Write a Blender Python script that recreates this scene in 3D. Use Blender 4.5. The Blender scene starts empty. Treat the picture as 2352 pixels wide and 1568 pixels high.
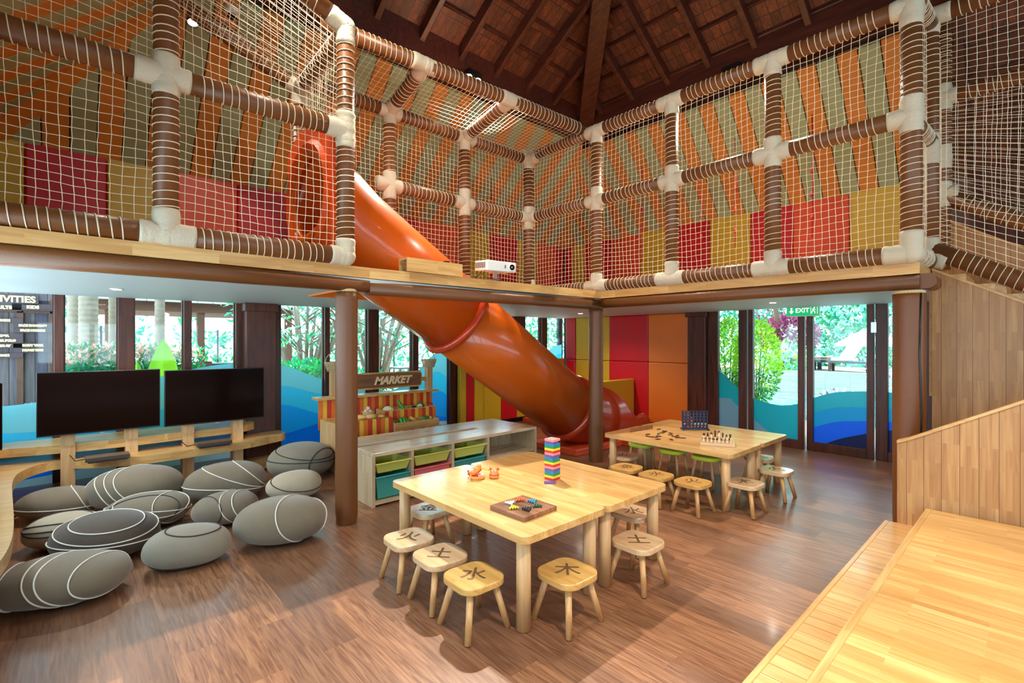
import bpy, math, random
from mathutils import Vector, Matrix
from math import sin, cos, pi, radians as R, hypot, atan2
random.seed(7)
S = bpy.context.scene
COL = S.collection
# ------------------------------------------------------------ camera
FPX, HY, CX, EYE = 1115.0, 783.0, 1176.0, 1.60
cam = bpy.data.cameras.new('camera'); camo = bpy.data.objects.new('camera', cam); COL.objects.link(camo)
cam.sensor_width = 36; cam.lens = 36 * FPX / 2352.0; cam.clip_start = .05; cam.clip_end = 300
camo.location = (0, 0, EYE); camo.rotation_euler = (R(90), 0, math.asin(.7373)); S.camera = camo
# ------------------------------------------------------------ world and sun, exposure
w = bpy.data.worlds.new('sky'); S.world = w; w.use_nodes = True
wn = w.node_tree.nodes; wl = w.node_tree.links
bg = wn['Background']; sky = wn.new('ShaderNodeTexSky'); sky.sky_type = 'HOSEK_WILKIE'
sky.sun_direction = (-.35, .55, .75); sky.turbidity = 3.0
mixc = wn.new('ShaderNodeMixRGB'); mixc.inputs[0].default_value = .75; mixc.inputs[2].default_value = (.62, .86, 1, 1)
wl.new(sky.outputs[0], mixc.inputs[1]); wl.new(mixc.outputs[0], bg.inputs[0]); bg.inputs[1].default_value = 9.0
sl = bpy.data.lights.new('sun', 'SUN'); so = bpy.data.objects.new('sun', sl); COL.objects.link(so)
sl.energy = 20; sl.angle = R(1.5); sl.color = (1, .97, .9)
so.rotation_euler = Vector((.62, -.10, -.78)).to_track_quat('-Z', 'Y').to_euler()
S.view_settings.view_transform = 'Standard'; S.view_settings.look = 'None'
S.view_settings.gamma = 1; S.view_settings.use_curve_mapping = False; S.view_settings.exposure = 0.2
# lamps: the fittings on the roof plate, the downlights, and invented fill spotlights further along the hall
WARM = (1.0, .90, .76)
def spot(name, loc, to, power, size=70, blend=.6, color=WARM, rad=.05):
    l = bpy.data.lights.new(name, 'SPOT'); l.energy = power; l.spot_size = R(size); l.spot_blend = blend; l.color = color; l.shadow_soft_size = rad
    o = bpy.data.objects.new(name, l); COL.objects.link(o); o.location = loc
    o.rotation_euler = (Vector(to) - Vector(loc)).to_track_quat('-Z', 'Y').to_euler(); return o
def point(name, loc, power, color=WARM, rad=.06):
    l = bpy.data.lights.new(name, 'POINT'); l.energy = power; l.color = color; l.shadow_soft_size = rad
    o = bpy.data.objects.new(name, l); COL.objects.link(o); o.location = loc; return o
# plate lamps (X, Y, Z, aim, power)
PLATE_LAMPS = [((-5.12, 3.99, 5.10), (-2.2, 2.4, .4), 1900, 74), ((-2.74, 6.42, 5.12), (-2.4, 4.2, 0), 560, 115), ((-5.60, .98, 4.72), (-3.4, 1.0, 0), 110, 90)]
# extra fittings invented for fill light, unseen, behind and beside the camera
FILL_LAMPS = [((-1.6, 1.32, 5.08), (-3.6, 5.2, 1.6), 160, 110), ((.9, 1.32, 5.08), (.5, 2.6, .3), 700, 85), ((3.0, 6.42, 5.08), (1.6, 3.6, .3), 380, 90), ((-3.6, 1.32, 5.08), (-5.6, 3.0, 1.4), 180, 110)]
# ------------------------------------------------------------ pixel helpers (a photo pixel and a known real plane give a real point)
sy, cy_ = .7373, .6756
def ray(px):
    r = (px - CX) / FPX
    return (cy_ * r - sy, sy * r + cy_)      # room x, y per metre of depth
def G(px, py, z=0.):                         # on a horizontal plane
    t = (EYE - z) * FPX / (py - HY); a, b = ray(px); return (a * t, b * t)
def onX(px, X): a, b = ray(px); return b * X / a            # y where the sight line meets the plane x = X
def onY(px, Y): a, b = ray(px); return a * Y / b
def zX(px, py, X): a, b = ray(px); return EYE - (py - HY) * (X / a) / FPX
def zY(px, py, Y): a, b = ray(px); return EYE - (py - HY) * (Y / b) / FPX
# ------------------------------------------------------------ object helpers
def tag(o, label=None, cat=None, group=None, kind=None):
    if label: o['label'] = label
    if cat: o['category'] = cat
    if group: o['group'] = group
    if kind: o['kind'] = kind
    return o
def thing(name, label, cat, loc=(0, 0, 0), rz=0, group=None):
    o = bpy.data.objects.new(name, None); COL.objects.link(o); o.empty_display_size = .1
    o.location = loc; o.rotation_euler = (0, 0, rz); return tag(o, label, cat, group)
class MB:
    def __init__(s): s.v = []; s.f = []; s.m = []; s.s = []
    def add(s, vs, fs, mi=0, smooth=False):
        b = len(s.v); s.v += [tuple(v) for v in vs]
        for f in fs: s.f.append(tuple(i + b for i in f)); s.m.append(mi); s.s.append(smooth)
        return s
    def hexa(s, p, mi=0):       # 8 corner points: bottom ring then top ring
        return s.add(p, [(3, 2, 1, 0), (4, 5, 6, 7), (0, 1, 5, 4), (1, 2, 6, 5), (2, 3, 7, 6), (3, 0, 4, 7)], mi)
    def box(s, x0, x1, y0, y1, z0, z1, mi=0, mat=None):
        p = [(x0, y0, z0), (x1, y0, z0), (x1, y1, z0), (x0, y1, z0), (x0, y0, z1), (x1, y0, z1), (x1, y1, z1), (x0, y1, z1)]
        if mat is not None: p = [mat @ Vector(q) for q in p]
        return s.hexa(p, mi)
    def prism(s, poly, z0, z1, mi=0, mat=None, smooth=False):    # poly counter-clockwise
        n = len(poly); p = [(x, y, z0) for x, y in poly] + [(x, y, z1) for x, y in poly]
        if mat is not None: p = [mat @ Vector(q) for q in p]
        s.add(p, [tuple(range(n - 1, -1, -1)), tuple(range(n, 2 * n))], mi)
        b = len(s.v) - 2 * n
        for i in range(n):
            j = (i + 1) % n; s.f.append((b + i, b + j, b + n + j, b + n + i)); s.m.append(mi); s.s.append(smooth)
        return s
    def tube(s, pts, r, n=8, closed=False, mi=0, caps=True, smooth=True, up=None):
        P = [Vector(p) for p in pts]; m = len(P); rs = r if isinstance(r, (list, tuple)) else [r] * m
        vs = []; prev = None
        for i in range(m):
            if closed: t = P[(i + 1) % m] - P[i - 1]
            else: t = P[min(i + 1, m - 1)] - P[max(i - 1, 0)]
            if t.length < 1e-9: t = Vector((0, 0, 1))
            t.normalize()
            if prev is None:
                a = Vector(up) if up else (Vector((0, 0, 1)) if abs(t.z) < .9 else Vector((1, 0, 0)))
                u = (a - t * a.dot(t)).normalized()
            else:
                u = prev - t * prev.dot(t)
                u = u.normalized() if u.length > 1e-6 else prev
            prev = u; q = t.cross(u)
            for k in range(n):
                an = 2 * pi * k / n; vs.append(P[i] + (u * cos(an) + q * sin(an)) * rs[i])
        fs = []
        for i in range(m if closed else m - 1):
            a = i * n; b = ((i + 1) % m) * n
            for k in range(n): l = (k + 1) % n; fs.append((a + k, a + l, b + l, b + k))
        if caps and not closed: fs += [tuple(range(n - 1, -1, -1)), tuple((m - 1) * n + k for k in range(n))]
        return s.add(vs, fs, mi, smooth)
    def cyl(s, p0, p1, r0, r1=None, n=20, mi=0, caps=True):
        return s.tube([p0, p1], [r0, r0 if r1 is None else r1], n, mi=mi, caps=caps)
    def lathe(s, prof, n=24, loc=(0, 0, 0), mi=0, smooth=True, mat=None, sx=1, sy=1):
        vs = []
        for r, z in prof:
            for k in range(n):
                a = 2 * pi * k / n; q = Vector((r * cos(a) * sx, r * sin(a) * sy, z))
                if mat is not None: q = mat @ q
                vs.append(q + Vector(loc))
        fs = []
        for i in range(len(prof) - 1):
            for k in range(n): l = (k + 1) % n; fs.append((i * n + k, i * n + l, (i + 1) * n + l, (i + 1) * n + k))
        fs += [tuple(range(n - 1, -1, -1)), tuple((len(prof) - 1) * n + k for k in range(n))]
        return s.add(vs, fs, mi, smooth)
    def ball(s, c, rx, ry=None, rz=None, n=14, m=10, mi=0, mat=None):
        ry = rx if ry is None else ry; rz = rx if rz is None else rz; vs = []
        for i in range(m + 1):
            th = pi * i / m
            for k in range(n):
                a = 2 * pi * k / n; q = Vector((rx * sin(th) * cos(a), ry * sin(th) * sin(a), -rz * cos(th)))
                if mat is not None: q = mat @ q
                vs.append(q + Vector(c))
        fs = [(i * n + k, i * n + (k + 1) % n, (i + 1) * n + (k + 1) % n, (i + 1) * n + k) for i in range(m) for k in range(n)]
        return s.add(vs, fs, mi, True)
    def build(s, name, mats, parent=None, bevel=0, label=None, kind=None, loc=None, fix=False):
        me = bpy.data.meshes.new(name); me.from_pydata(s.v, [], s.f)
        for m in (mats if isinstance(mats, (list, tuple)) else [mats]): me.materials.append(m)
        me.polygons.foreach_set('material_index', s.m); me.polygons.foreach_set('use_smooth', s.s)
        me.validate(); me.update()
        if fix:
            import bmesh
            b = bmesh.new(); b.from_mesh(me); bmesh.ops.remove_doubles(b, verts=b.verts, dist=1e-5)
            bmesh.ops.recalc_face_normals(b, faces=b.faces); b.to_mesh(me); b.free()
        o = bpy.data.objects.new(name, me); COL.objects.link(o)
        if parent: o.parent = parent
        if loc: o.location = loc
        if bevel:
            md = o.modifiers.new('bevel', 'BEVEL'); md.width = bevel; md.segments = 2; md.limit_method = 'ANGLE'; md.angle_limit = R(40)
        if label: o['label'] = label
        if kind: o['kind'] = kind
        return o
def copy_tree(o, parent=None):
    c = o.copy(); COL.objects.link(c); c.parent = parent
    if parent is not None: c.matrix_parent_inverse = o.matrix_parent_inverse.copy()
    for ch in list(KIDS.get(o.name, [])): copy_tree(ch, c)
    return c
KIDS = {}
def refresh_kids():
    KIDS.clear()
    for o in COL.objects:
        if o.parent: KIDS.setdefault(o.parent.name, []).append(o)
def rrect(w, h, r, n=5, cx=0, cy=0):
    out = []
    for (sx, sy_, a0) in ((1, 1, 0), (-1, 1, 90), (-1, -1, 180), (1, -1, 270)):
        for i in range(n + 1):
            a = R(a0 + 90 * i / n); out.append((cx + sx * (w / 2 - r) + r * cos(a), cy + sy_ * (h / 2 - r) + r * sin(a)))
    return out
def text_obj(txt, size, depth, mat, name='lettering', parent=None, matrix=None, shear=0, bold=0, spacing=1.0):
    cu = bpy.data.curves.new(name, 'FONT'); cu.body = txt; cu.size = size; cu.extrude = depth; cu.shear = shear
    cu.align_x = 'CENTER'; cu.align_y = 'CENTER'; cu.offset = bold; cu.space_character = spacing; cu.resolution_u = 4
    tmp = bpy.data.objects.new('tmp', cu); COL.objects.link(tmp); bpy.context.view_layer.update()
    dg = bpy.context.evaluated_depsgraph_get(); me = bpy.data.meshes.new_from_object(tmp.evaluated_get(dg))
    bpy.data.objects.remove(tmp); bpy.data.curves.remove(cu)
    me.name = name; me.materials.clear(); me.materials.append(mat)
    if matrix is not None: me.transform(matrix)
    o = bpy.data.objects.new(name, me); COL.objects.link(o)
    if parent: o.parent = parent
    return o
# ------------------------------------------------------------ materials
def lin(r, g, b):
    f = lambda c: (c / 255 / 12.92) if c <= 10 else ((c / 255 + .055) / 1.055) ** 2.4
    return (f(r), f(g), f(b), 1)
def new_mat(name):
    m = bpy.data.materials.new(name); m.use_nodes = True; nt = m.node_tree
    return m, nt, nt.nodes['Principled BSDF']
def plain(name, col, rough=.5, metal=0, noise=.06, nscale=12, bump=0, bscale=200, coat=0, sheen=0):
    m, nt, b = new_mat(name); N = nt.nodes; L = nt.links
    b.inputs['Roughness'].default_value = rough; b.inputs['Metallic'].default_value = metal
    b.inputs['Coat Weight'].default_value = coat; b.inputs['Sheen Weight'].default_value = sheen
    tc = N.new('ShaderNodeTexCoord'); nz = N.new('ShaderNodeTexNoise'); nz.inputs['Scale'].default_value = nscale; nz.inputs['Detail'].default_value = 3
    L.new(tc.outputs['Object'], nz.inputs['Vector'])
    hs = N.new('ShaderNodeHueSaturation'); hs.inputs['Color'].default_value = col
    mr = N.new('ShaderNodeMapRange'); mr.inputs[3].default_value = 1 - noise; mr.inputs[4].default_value = 1 + noise
    L.new(nz.outputs[0], mr.inputs[0]); L.new(mr.outputs[0], hs.inputs['Value']); L.new(hs.outputs[0], b.inputs['Base Color'])
    if bump:
        n2 = N.new('ShaderNodeTexNoise'); n2.inputs['Scale'].default_value = bscale; L.new(tc.outputs['Object'], n2.inputs['Vector'])
        bp = N.new('ShaderNodeBump'); bp.inputs['Strength'].default_value = bump; bp.inputs['Distance'].default_value = .01
        L.new(n2.outputs[0], bp.inputs['Height']); L.new(bp.outputs[0], b.inputs['Normal'])
    return m
def emis(name, col, st):
    m, nt, b = new_mat(name); b.inputs['Base Color'].default_value = (0, 0, 0, 1)
    b.inputs['Emission Color'].default_value = col; b.inputs['Emission Strength'].default_value = st; return m
def wood(name, c1, c2, c3=None, axes='xyz', plank=(1.2, .18), gap=0.0, rough=.4, grain=1.0, contrast=.35, coat=0., gapcol=(.02, .01, .005, 1), knots=.0, bump=.15, stagger=.37, seam=None):
    """axes: first letter runs along the grain, second across the planks. plank = (length, width) in metres."""
    m, nt, b = new_mat(name); N = nt.nodes; L = nt.links
    tc = N.new('ShaderNodeTexCoord'); sp = N.new('ShaderNodeSeparateXYZ'); L.new(tc.outputs['Object'], sp.inputs[0])
    cb = N.new('ShaderNodeCombineXYZ')
    for i, a in enumerate(axes): L.new(sp.outputs['xyz'.index(a)], cb.inputs[i])
    br = N.new('ShaderNodeTexBrick'); br.offset = stagger; br.offset_frequency = 2; br.squash = 1
    br.inputs['Color1'].default_value = (0, 0, 0, 1); br.inputs['Color2'].default_value = (1, 1, 1, 1); br.inputs['Mortar'].default_value = (.5, .5, .5, 1)
    br.inputs['Scale'].default_value = 1; br.inputs['Mortar Size'].default_value = gap; br.inputs['Mortar Smooth'].default_value = .1
    br.inputs['Brick Width'].default_value = plank[0]; br.inputs['Row Height'].default_value = plank[1]; br.inputs['Bias'].default_value = 0
    L.new(cb.outputs[0], br.inputs['Vector'])
    # grain: noise stretched along the plank and shifted for every plank
    mp = N.new('ShaderNodeMapping'); mp.inputs['Scale'].default_value = (1.6 * grain, 22 * grain, 22 * grain); L.new(cb.outputs[0], mp.inputs['Vector'])
    ad = N.new('ShaderNodeVectorMath'); ad.operation = 'MULTIPLY_ADD'; L.new(br.outputs['Color'], ad.inputs[0]); ad.inputs[1].default_value = (37, 91, 13); L.new(mp.outputs[0], ad.inputs[2])
    nz = N.new('ShaderNodeTexNoise'); nz.inputs['Scale'].default_value = 1; nz.inputs['Detail'].default_value = 5; nz.inputs['Distortion'].default_value = .9; L.new(ad.outputs[0], nz.inputs['Vector'])
    rp = N.new('ShaderNodeValToRGB'); rp.color_ramp.elements[0].position = .36; rp.color_ramp.elements[1].position = .66
    L.new(nz.outputs[0], rp.inputs[0]); rp.color_ramp.elements[0].color = c2; rp.color_ramp.elements[1].color = c1
    pm = N.new('ShaderNodeMixRGB'); pm.blend_type = 'MIX'; L.new(rp.outputs[0], pm.inputs[1]); pm.inputs[2].default_value = c3 or c2
    ml = N.new('ShaderNodeMath'); ml.operation = 'MULTIPLY'; ml.inputs[1].default_value = contrast; L.new(br.outputs['Color'], ml.inputs[0]); L.new(ml.outputs[0], pm.inputs[0])
    last = pm.outputs[0]
    if knots:
        vo = N.new('ShaderNodeTexNoise'); vo.inputs['Scale'].default_value = 1; mp2 = N.new('ShaderNodeMapping'); mp2.inputs['Scale'].default_value = (6, 16, 16)
        L.new(cb.outputs[0], mp2.inputs['Vector']); L.new(mp2.outputs[0], vo.inputs['Vector'])
        r2 = N.new('ShaderNodeValToRGB'); r2.color_ramp.elements[0].position = .72; r2.color_ramp.elements[1].position = .78; r2.color_ramp.elements[1].color = (knots,) * 3 + (1,)
        L.new(vo.outputs[0], r2.inputs[0]); k = N.new('ShaderNodeMixRGB'); L.new(r2.outputs[0], k.inputs[0]); L.new(last, k.inputs[1]); k.inputs[2].default_value = c3 or c2; last = k.outputs[0]
    if seam:
        spv = N.new('ShaderNodeSeparateXYZ'); L.new(cb.outputs[0], spv.inputs[0]); dv = N.new('ShaderNodeMath'); dv.operation = 'DIVIDE'; dv.inputs[1].default_value = seam[0]; L.new(spv.outputs[1], dv.inputs[0])
        fr_ = N.new('ShaderNodeMath'); fr_.operation = 'FRACT'; L.new(dv.outputs[0], fr_.inputs[0]); lt = N.new('ShaderNodeMath'); lt.operation = 'LESS_THAN'; lt.inputs[1].default_value = seam[1] / seam[0]; L.new(fr_.outputs[0], lt.inputs[0])
        g = N.new('ShaderNodeMixRGB'); L.new(lt.outputs[0], g.inputs[0]); L.new(last, g.inputs[1]); g.inputs[2].default_value = gapcol; last = g.outputs[0]
    if gap:
        g = N.new('ShaderNodeMixRGB'); L.new(br.outputs['Fac'], g.inputs[0]); L.new(last, g.inputs[1]); g.inputs[2].default_value = gapcol; last = g.outputs[0]
    L.new(last, b.inputs['Base Color'])
    rr = N.new('ShaderNodeMapRange'); rr.inputs[3].default_value = rough - .06; rr.inputs[4].default_value = rough + .08; L.new(nz.outputs[0], rr.inputs[0]); L.new(rr.outputs[0], b.inputs['Roughness'])
    b.inputs['Coat Weight'].default_value = coat; b.inputs['Coat Roughness'].default_value = .12
    if bump:
        bp = N.new('ShaderNodeBump'); bp.inputs['Strength'].default_value = bump; bp.inputs['Distance'].default_value = .003
        L.new(nz.outputs[0], bp.inputs['Height']); L.new(bp.outputs[0], b.inputs['Normal'])
    return m
M = {}
M['floor'] = wood('floor_laminate', lin(172, 122, 86), lin(122, 78, 52), lin(90, 60, 46), axes='xyz', plank=(1.25, .195), gap=0, rough=.34, grain=2.4, contrast=.6, bump=.05, coat=.06)
M['pale_y'] = wood('pale_wood_grain_along_y', lin(230, 188, 122), lin(206, 154, 88), lin(186, 132, 70), axes='yxz', plank=(.5, .045), rough=.33, contrast=.5, coat=.35, knots=.5, bump=.05)
M['pale_x'] = wood('pale_wood_grain_along_x', lin(230, 188, 122), lin(206, 154, 88), lin(186, 132, 70), axes='xyz', plank=(.5, .045), rough=.33, contrast=.5, coat=.35, knots=.5, bump=.05)
M['pale_z'] = wood('pale_wood_upright', lin(222, 182, 130), lin(198, 150, 98), lin(180, 130, 80), axes='zxy', plank=(.9, .3), rough=.42, contrast=.4, bump=.08)
M['deck'] = wood('platform_board', lin(238, 196, 128), lin(216, 162, 92), lin(192, 132, 66), axes='xyz', plank=(.42, .05), rough=.3, contrast=.55, coat=.3, knots=.6, bump=.04)
M['step'] = wood('step_board', lin(234, 192, 130), lin(214, 160, 94), lin(196, 138, 74), axes='xyz', plank=(1.2, .092), seam=(.092, .0045), rough=.32, contrast=.5, coat=.3, gapcol=lin(150, 100, 60), bump=.04)
M['clad'] = wood('wall_cladding', lin(200, 154, 100), lin(174, 124, 74), lin(156, 106, 60), axes='zxy', plank=(.42, .034), seam=(.102, .003), rough=.42, contrast=.55, gapcol=lin(96, 58, 30), knots=.5, bump=.08)
M['dark'] = wood('dark_stained_timber', lin(104, 50, 28), lin(68, 29, 17), lin(52, 22, 13), axes='zxy', plank=(3, .4), rough=.4, contrast=.3, bump=.08)
M['roofb'] = wood('roof_board', lin(128, 66, 36), lin(84, 38, 22), lin(52, 22, 14), axes='xyz', plank=(.34, .115), gap=.004, rough=.5, contrast=.75, gapcol=(.004, .002, .001, 1), bump=.1, stagger=0)
M['roofb2'] = wood('roof_board_side', lin(128, 66, 36), lin(84, 38, 22), lin(52, 22, 14), axes='yxz', plank=(.34, .115), gap=.004, rough=.5, contrast=.75, gapcol=(.004, .002, .001, 1), bump=.1, stagger=0)
M['rafter'] = wood('rafter_timber', lin(92, 42, 26), lin(58, 24, 15), lin(44, 18, 12), axes='xyz', plank=(5, .6), rough=.42, contrast=.3, bump=.06)
M['vinyl'] = plain('brown_vinyl', lin(112, 65, 28), .42, noise=.1, nscale=4, bump=.12, bscale=60)
M['cord'] = plain('cream_cord', lin(226, 210, 182), .8, noise=.04)
M['wrap'] = plain('off_white_wrap', lin(204, 192, 168), .7, noise=.06, bump=.5, bscale=70)
M['net'] = plain('net_cord', lin(236, 222, 192), .8, noise=.03)
M['orange_f'] = plain('orange_fabric', lin(198, 122, 40), .6, noise=.06, nscale=3)
M['green_f'] = plain('sage_fabric', lin(150, 160, 120), .6, noise=.06, nscale=3)
M['red_p'] = plain('red_vinyl', lin(196, 16, 30), .42, noise=.05, nscale=3)
M['yellow_p'] = plain('yellow_vinyl', lin(204, 166, 36), .42, noise=.05, nscale=3)
M['orange_p'] = plain('orange_vinyl', lin(222, 118, 34), .42, noise=.05, nscale=3)
M['oranger_p'] = plain('orange_red_vinyl', lin(222, 78, 36), .42, noise=.05, nscale=3)
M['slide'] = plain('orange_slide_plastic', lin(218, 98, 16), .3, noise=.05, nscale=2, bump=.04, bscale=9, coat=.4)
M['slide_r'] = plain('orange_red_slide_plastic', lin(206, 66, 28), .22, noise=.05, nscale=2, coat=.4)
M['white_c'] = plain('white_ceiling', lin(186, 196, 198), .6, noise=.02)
M['white'] = plain('white_plastic', lin(238, 236, 230), .35, noise=.01)
M['black'] = plain('black_plastic', lin(18, 17, 18), .35, noise=.05)
M['screen'] = plain('screen_glass', lin(20, 8, 6), .12, noise=.0)
M['screen'].node_tree.nodes['Principled BSDF'].inputs['Specular IOR Level'].default_value = .05
M['steel'] = plain('brushed_steel', lin(190, 190, 190), .3, metal=1, noise=.05)
M['cane'] = plain('woven_cane', lin(206, 176, 128), .6, noise=.2, nscale=60)
M['burn'] = plain('burnt_mark', lin(112, 78, 48), .6, noise=.1)
M['signbrown'] = wood('sign_brown', lin(146, 96, 60), lin(112, 68, 40), axes='yxz', plank=(2, .5), rough=.45, contrast=.2)
# ============================================================ THE SETTING
XL, YR, YN, XB = -7.10, 8.05, -.65, 6.0        # window wall, far wall, near wall, wall behind
ZS, ZD = 2.10, 2.26                            # soffit, upper deck
PX, PR, PN, PZ = -5.33, 6.61, 1.15, 5.38       # roof plate ring and its underside
PB = 5.15
HOLE = (-5.36, -4.16, 1.92, 4.10)
def struct(mb, name, mat, parent=None, **k):
    return mb.build(name, mat, parent, kind=None if parent else 'structure', **k)
struct(MB().box(XL - .3, XB + .2, YN - .2, YR + .3, -.12, 0), 'floor', M['floor'])
# upper deck and the white soffit under it, with the square opening for the slide
def slab(z0, z1, inset):
    b = MB(); x0, x1, y0, y1 = HOLE
    b.box(XL, x0, YN, 8.05 - inset, z0, z1); b.box(x0, x1, YN, y0, z0, z1); b.box(x0, x1, y1, 8.05 - inset, z0, z1)
    b.box(x1, -4.07, YN, 5.24, z0, z1); b.box(x1, -.72, 5.24, 8.05 - inset, z0, z1); return b
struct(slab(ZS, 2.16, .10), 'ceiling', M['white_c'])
struct(slab(2.165, ZD, 0), 'trim_1', M['pale_x'])
b = MB(); x0, x1, y0, y1 = HOLE; t = .02
b.box(x0, x0 + t, y0, y1, 2.085, ZD + .01); b.box(x1 - t, x1, y0, y1, 2.085, ZD + .01); b.box(x0 + t, x1 - t, y0, y0 + t, 2.085, ZD + .01); b.box(x0 + t, x1 - t, y1 - t, y1, 2.085, ZD + .01)
struct(b, 'trim_2', M['orange_p'])
# solid dark wall above the glazing, and the wall behind the stair
struct(MB().box(XL - .2, XL, YN - .2, YR + .2, 2.17, 3.9), 'wall_left', M['dark'])
b = MB().box(XL, XB, YR, YR + .2, 2.17, 3.9); b.box(-.62, XB, YR, YR + .2, 0, 2.17); b.box(XL, -4.165, YR, YR + .2, 0, 2.17)
struct(b, 'wall_right', M['dark'])
struct(MB().box(XL, XB, YN - .2, YN, 2.17, 3.9), 'wall_near', M['dark'])
struct(MB().box(XB, XB + .2, YN, YR, 2.17, 5.4), 'wall_back', M['dark'])
# ---- glass, wave film
gm, nt, bsd = new_mat('window_glass'); N = nt.nodes; L = nt.links
tr = N.new('ShaderNodeBsdfTransparent'); tr.inputs[0].default_value = (.93, .98, .98, 1); gl = N.new('ShaderNodeBsdfGlossy'); gl.inputs['Roughness'].default_value = .03
fr = N.new('ShaderNodeFresnel'); fr.inputs[0].default_value = 1.35; mx = N.new('ShaderNodeMixShader'); L.new(fr.outputs[0], mx.inputs[0]); L.new(tr.outputs[0], mx.inputs[1]); L.new(gl.outputs[0], mx.inputs[2])
L.new(mx.outputs[0], N['Material Output'].inputs[0]); M['glass'] = gm
def film(name, c):
    m, nt, bsd = new_mat(name); N = nt.nodes; L = nt.links
    d = N.new('ShaderNodeBsdfDiffuse'); d.inputs[0].default_value = c; t = N.new('ShaderNodeBsdfTranslucent'); t.inputs[0].default_value = c
    g = N.new('ShaderNodeBsdfGlossy'); g.inputs['Roughness'].default_value = .25; a = N.new('ShaderNodeMixShader'); a.inputs[0].default_value = .85
    L.new(d.outputs[0], a.inputs[1]); L.new(t.outputs[0], a.inputs[2]); e = N.new('ShaderNodeMixShader'); e.inputs[0].default_value = .05
    L.new(a.outputs[0], e.inputs[1]); L.new(g.outputs[0], e.inputs[2]); L.new(e.outputs[0], N['Material Output'].inputs[0]); return m
FL = [film('film_pale_teal', lin(176, 232, 240)), film('film_light_cyan', lin(110, 226, 250)), film('film_cyan', lin(60, 206, 252)), film('film_azure', lin(34, 176, 250)), film('film_white', lin(210, 226, 236))]
FR = [film('film_teal', lin(44, 190, 200)), film('film_sea', lin(26, 178, 212)), film('film_blue', lin(24, 140, 224)), film('film_navy', lin(8, 72, 124)), film('film_grey', lin(168, 184, 198))]
def lerp(kn, u):
    if u <= kn[0][0]: return kn[0][1]
    for (a, va), (b_, vb) in zip(kn, kn[1:]):
        if u <= b_:
            i = kn.index((a, va)); p0 = kn[i - 1] if i else (a - (b_ - a), va); p3 = kn[i + 2] if i + 2 < len(kn) else (b_ + (b_ - a), vb); h = b_ - a; q = (u - a) / h
            m0 = (vb - p0[1]) / (b_ - p0[0]) * h; m1 = (p3[1] - va) / (p3[0] - a) * h
            return (2 * q**3 - 3 * q * q + 1) * va + (q**3 - 2 * q * q + q) * m0 + (-2 * q**3 + 3 * q * q) * vb + (q**3 - q * q) * m1
    return kn[-1][1]
KL = [(-3, 1.2), (-1.2, .98), (-.4, .94), (.5, 1.1), (1.45, 1.30), (2.2, 1.27), (2.77, 1.05), (3.9, .80), (4.4, 1.1), (4.8, 1.40), (5.2, 1.2), (6, .9), (7, 1.15), (7.6, 1.40), (8.1, 1.54)]
KR = [(-3.7, 1.13), (-3.33, .82), (-3.10, .695), (-2.74, .62), (-2.48, .665), (-2.25, .78), (-1.99, .875), (-1.63, .915), (-1.38, .923), (-.6, .8)]
def wavesL(u):
    w0 = lerp(KL, u); return [w0, max(.2, w0 - .30 - .10 * sin(1.3 * u + .4)), max(.15, w0 - .62 - .10 * sin(1.1 * u + 1.5)), max(.12, .34 + .14 * sin(1.5 * u + 2.6)), .11 + .10 * (1 + sin(1.7 * u + .4)) * .5, .06]
def wavesR(u):
    w0 = lerp(KR, u)
    if u < -2.3: g = max(.08, .62 - .75 * (u + 3.45)) if u > -3.45 else .66; return [w0] + [min(w0, max(.13, g))] * 4 + [.06]
    return [w0, w0 - .22, w0 - .42 + .05 * (u + 1.9), w0 - .60 + .28 * (u + 1.7), .07, .06]
def film_mesh(a, b_, fn, plane, off, axis, zlo=.06):
    n = max(8, int((b_ - a) / .02)); mb = MB()
    for i in range(n):
        u0, u1 = a + (b_ - a) * i / n, a + (b_ - a) * (i + 1) / n; A, B_ = fn(u0), fn(u1)
        for k in range(5):
            z = [max(zlo, q) for q in (A[k + 1], B_[k + 1], B_[k], A[k])]
            if z[3] - z[0] < 1e-4 and z[2] - z[1] < 1e-4: continue
            p = [(off, u0, z[0]), (off, u1, z[1]), (off, u1, z[2]), (off, u0, z[3])] if axis == 'x' else [(u0, off, z[0]), (u1, off, z[1]), (u1, off, z[2]), (u0, off, z[3])]
            mb.add(p, [(0, 1, 2, 3)], k)
    return mb
def thick(o, t):
    md = o.modifiers.new('thickness', 'SOLIDIFY'); md.thickness = t; md.offset = 0; return o
# left glazing: bays between posts (photo pixels of the glass edges, on the plane of the wall)
bays = [(-260, -60), (-30, 120), (150, 268), (312, 420), (443, 540), (648, 745), (760, 845), (872, 948), (963, 1033), (1060, 1120), (1140, 1180), (1192, 1192), (1208, 1245), (1258, 1297)]
bays = [(onX(a, XL), onX(b_, XL)) for a, b_ in bays if a != b_]
bays[0] = (-.60, bays[1][0] - .06) if bays[1][0] - .06 > -.55 else None
bays = [q for q in bays if q]
bays[0] = (max(bays[0][0], -.62), bays[0][1])
for i, (a, b_) in enumerate(bays):
    e = bpy.data.objects.new('window_%d' % (i + 1), None); COL.objects.link(e); e['kind'] = 'structure'
    MB().box(XL - .10, XL - .092, a - .01, b_ + .01, .06, 2.17).build('pane', M['glass'], e)
    thick(film_mesh(a, b_, wavesL, XL, XL - .089, 'x').build('wave_film', FL, e), .002)
    f = MB(); f.box(XL - .12, XL - .06, a - .01, b_ + .01, 0, .06); f.box(XL - .115, XL - .07, a - .012, a, .06, 2.17); f.box(XL - .115, XL - .07, b_, b_ + .012, .06, 2.17)
    f.build('window_frame', M['dark'], e)
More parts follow.
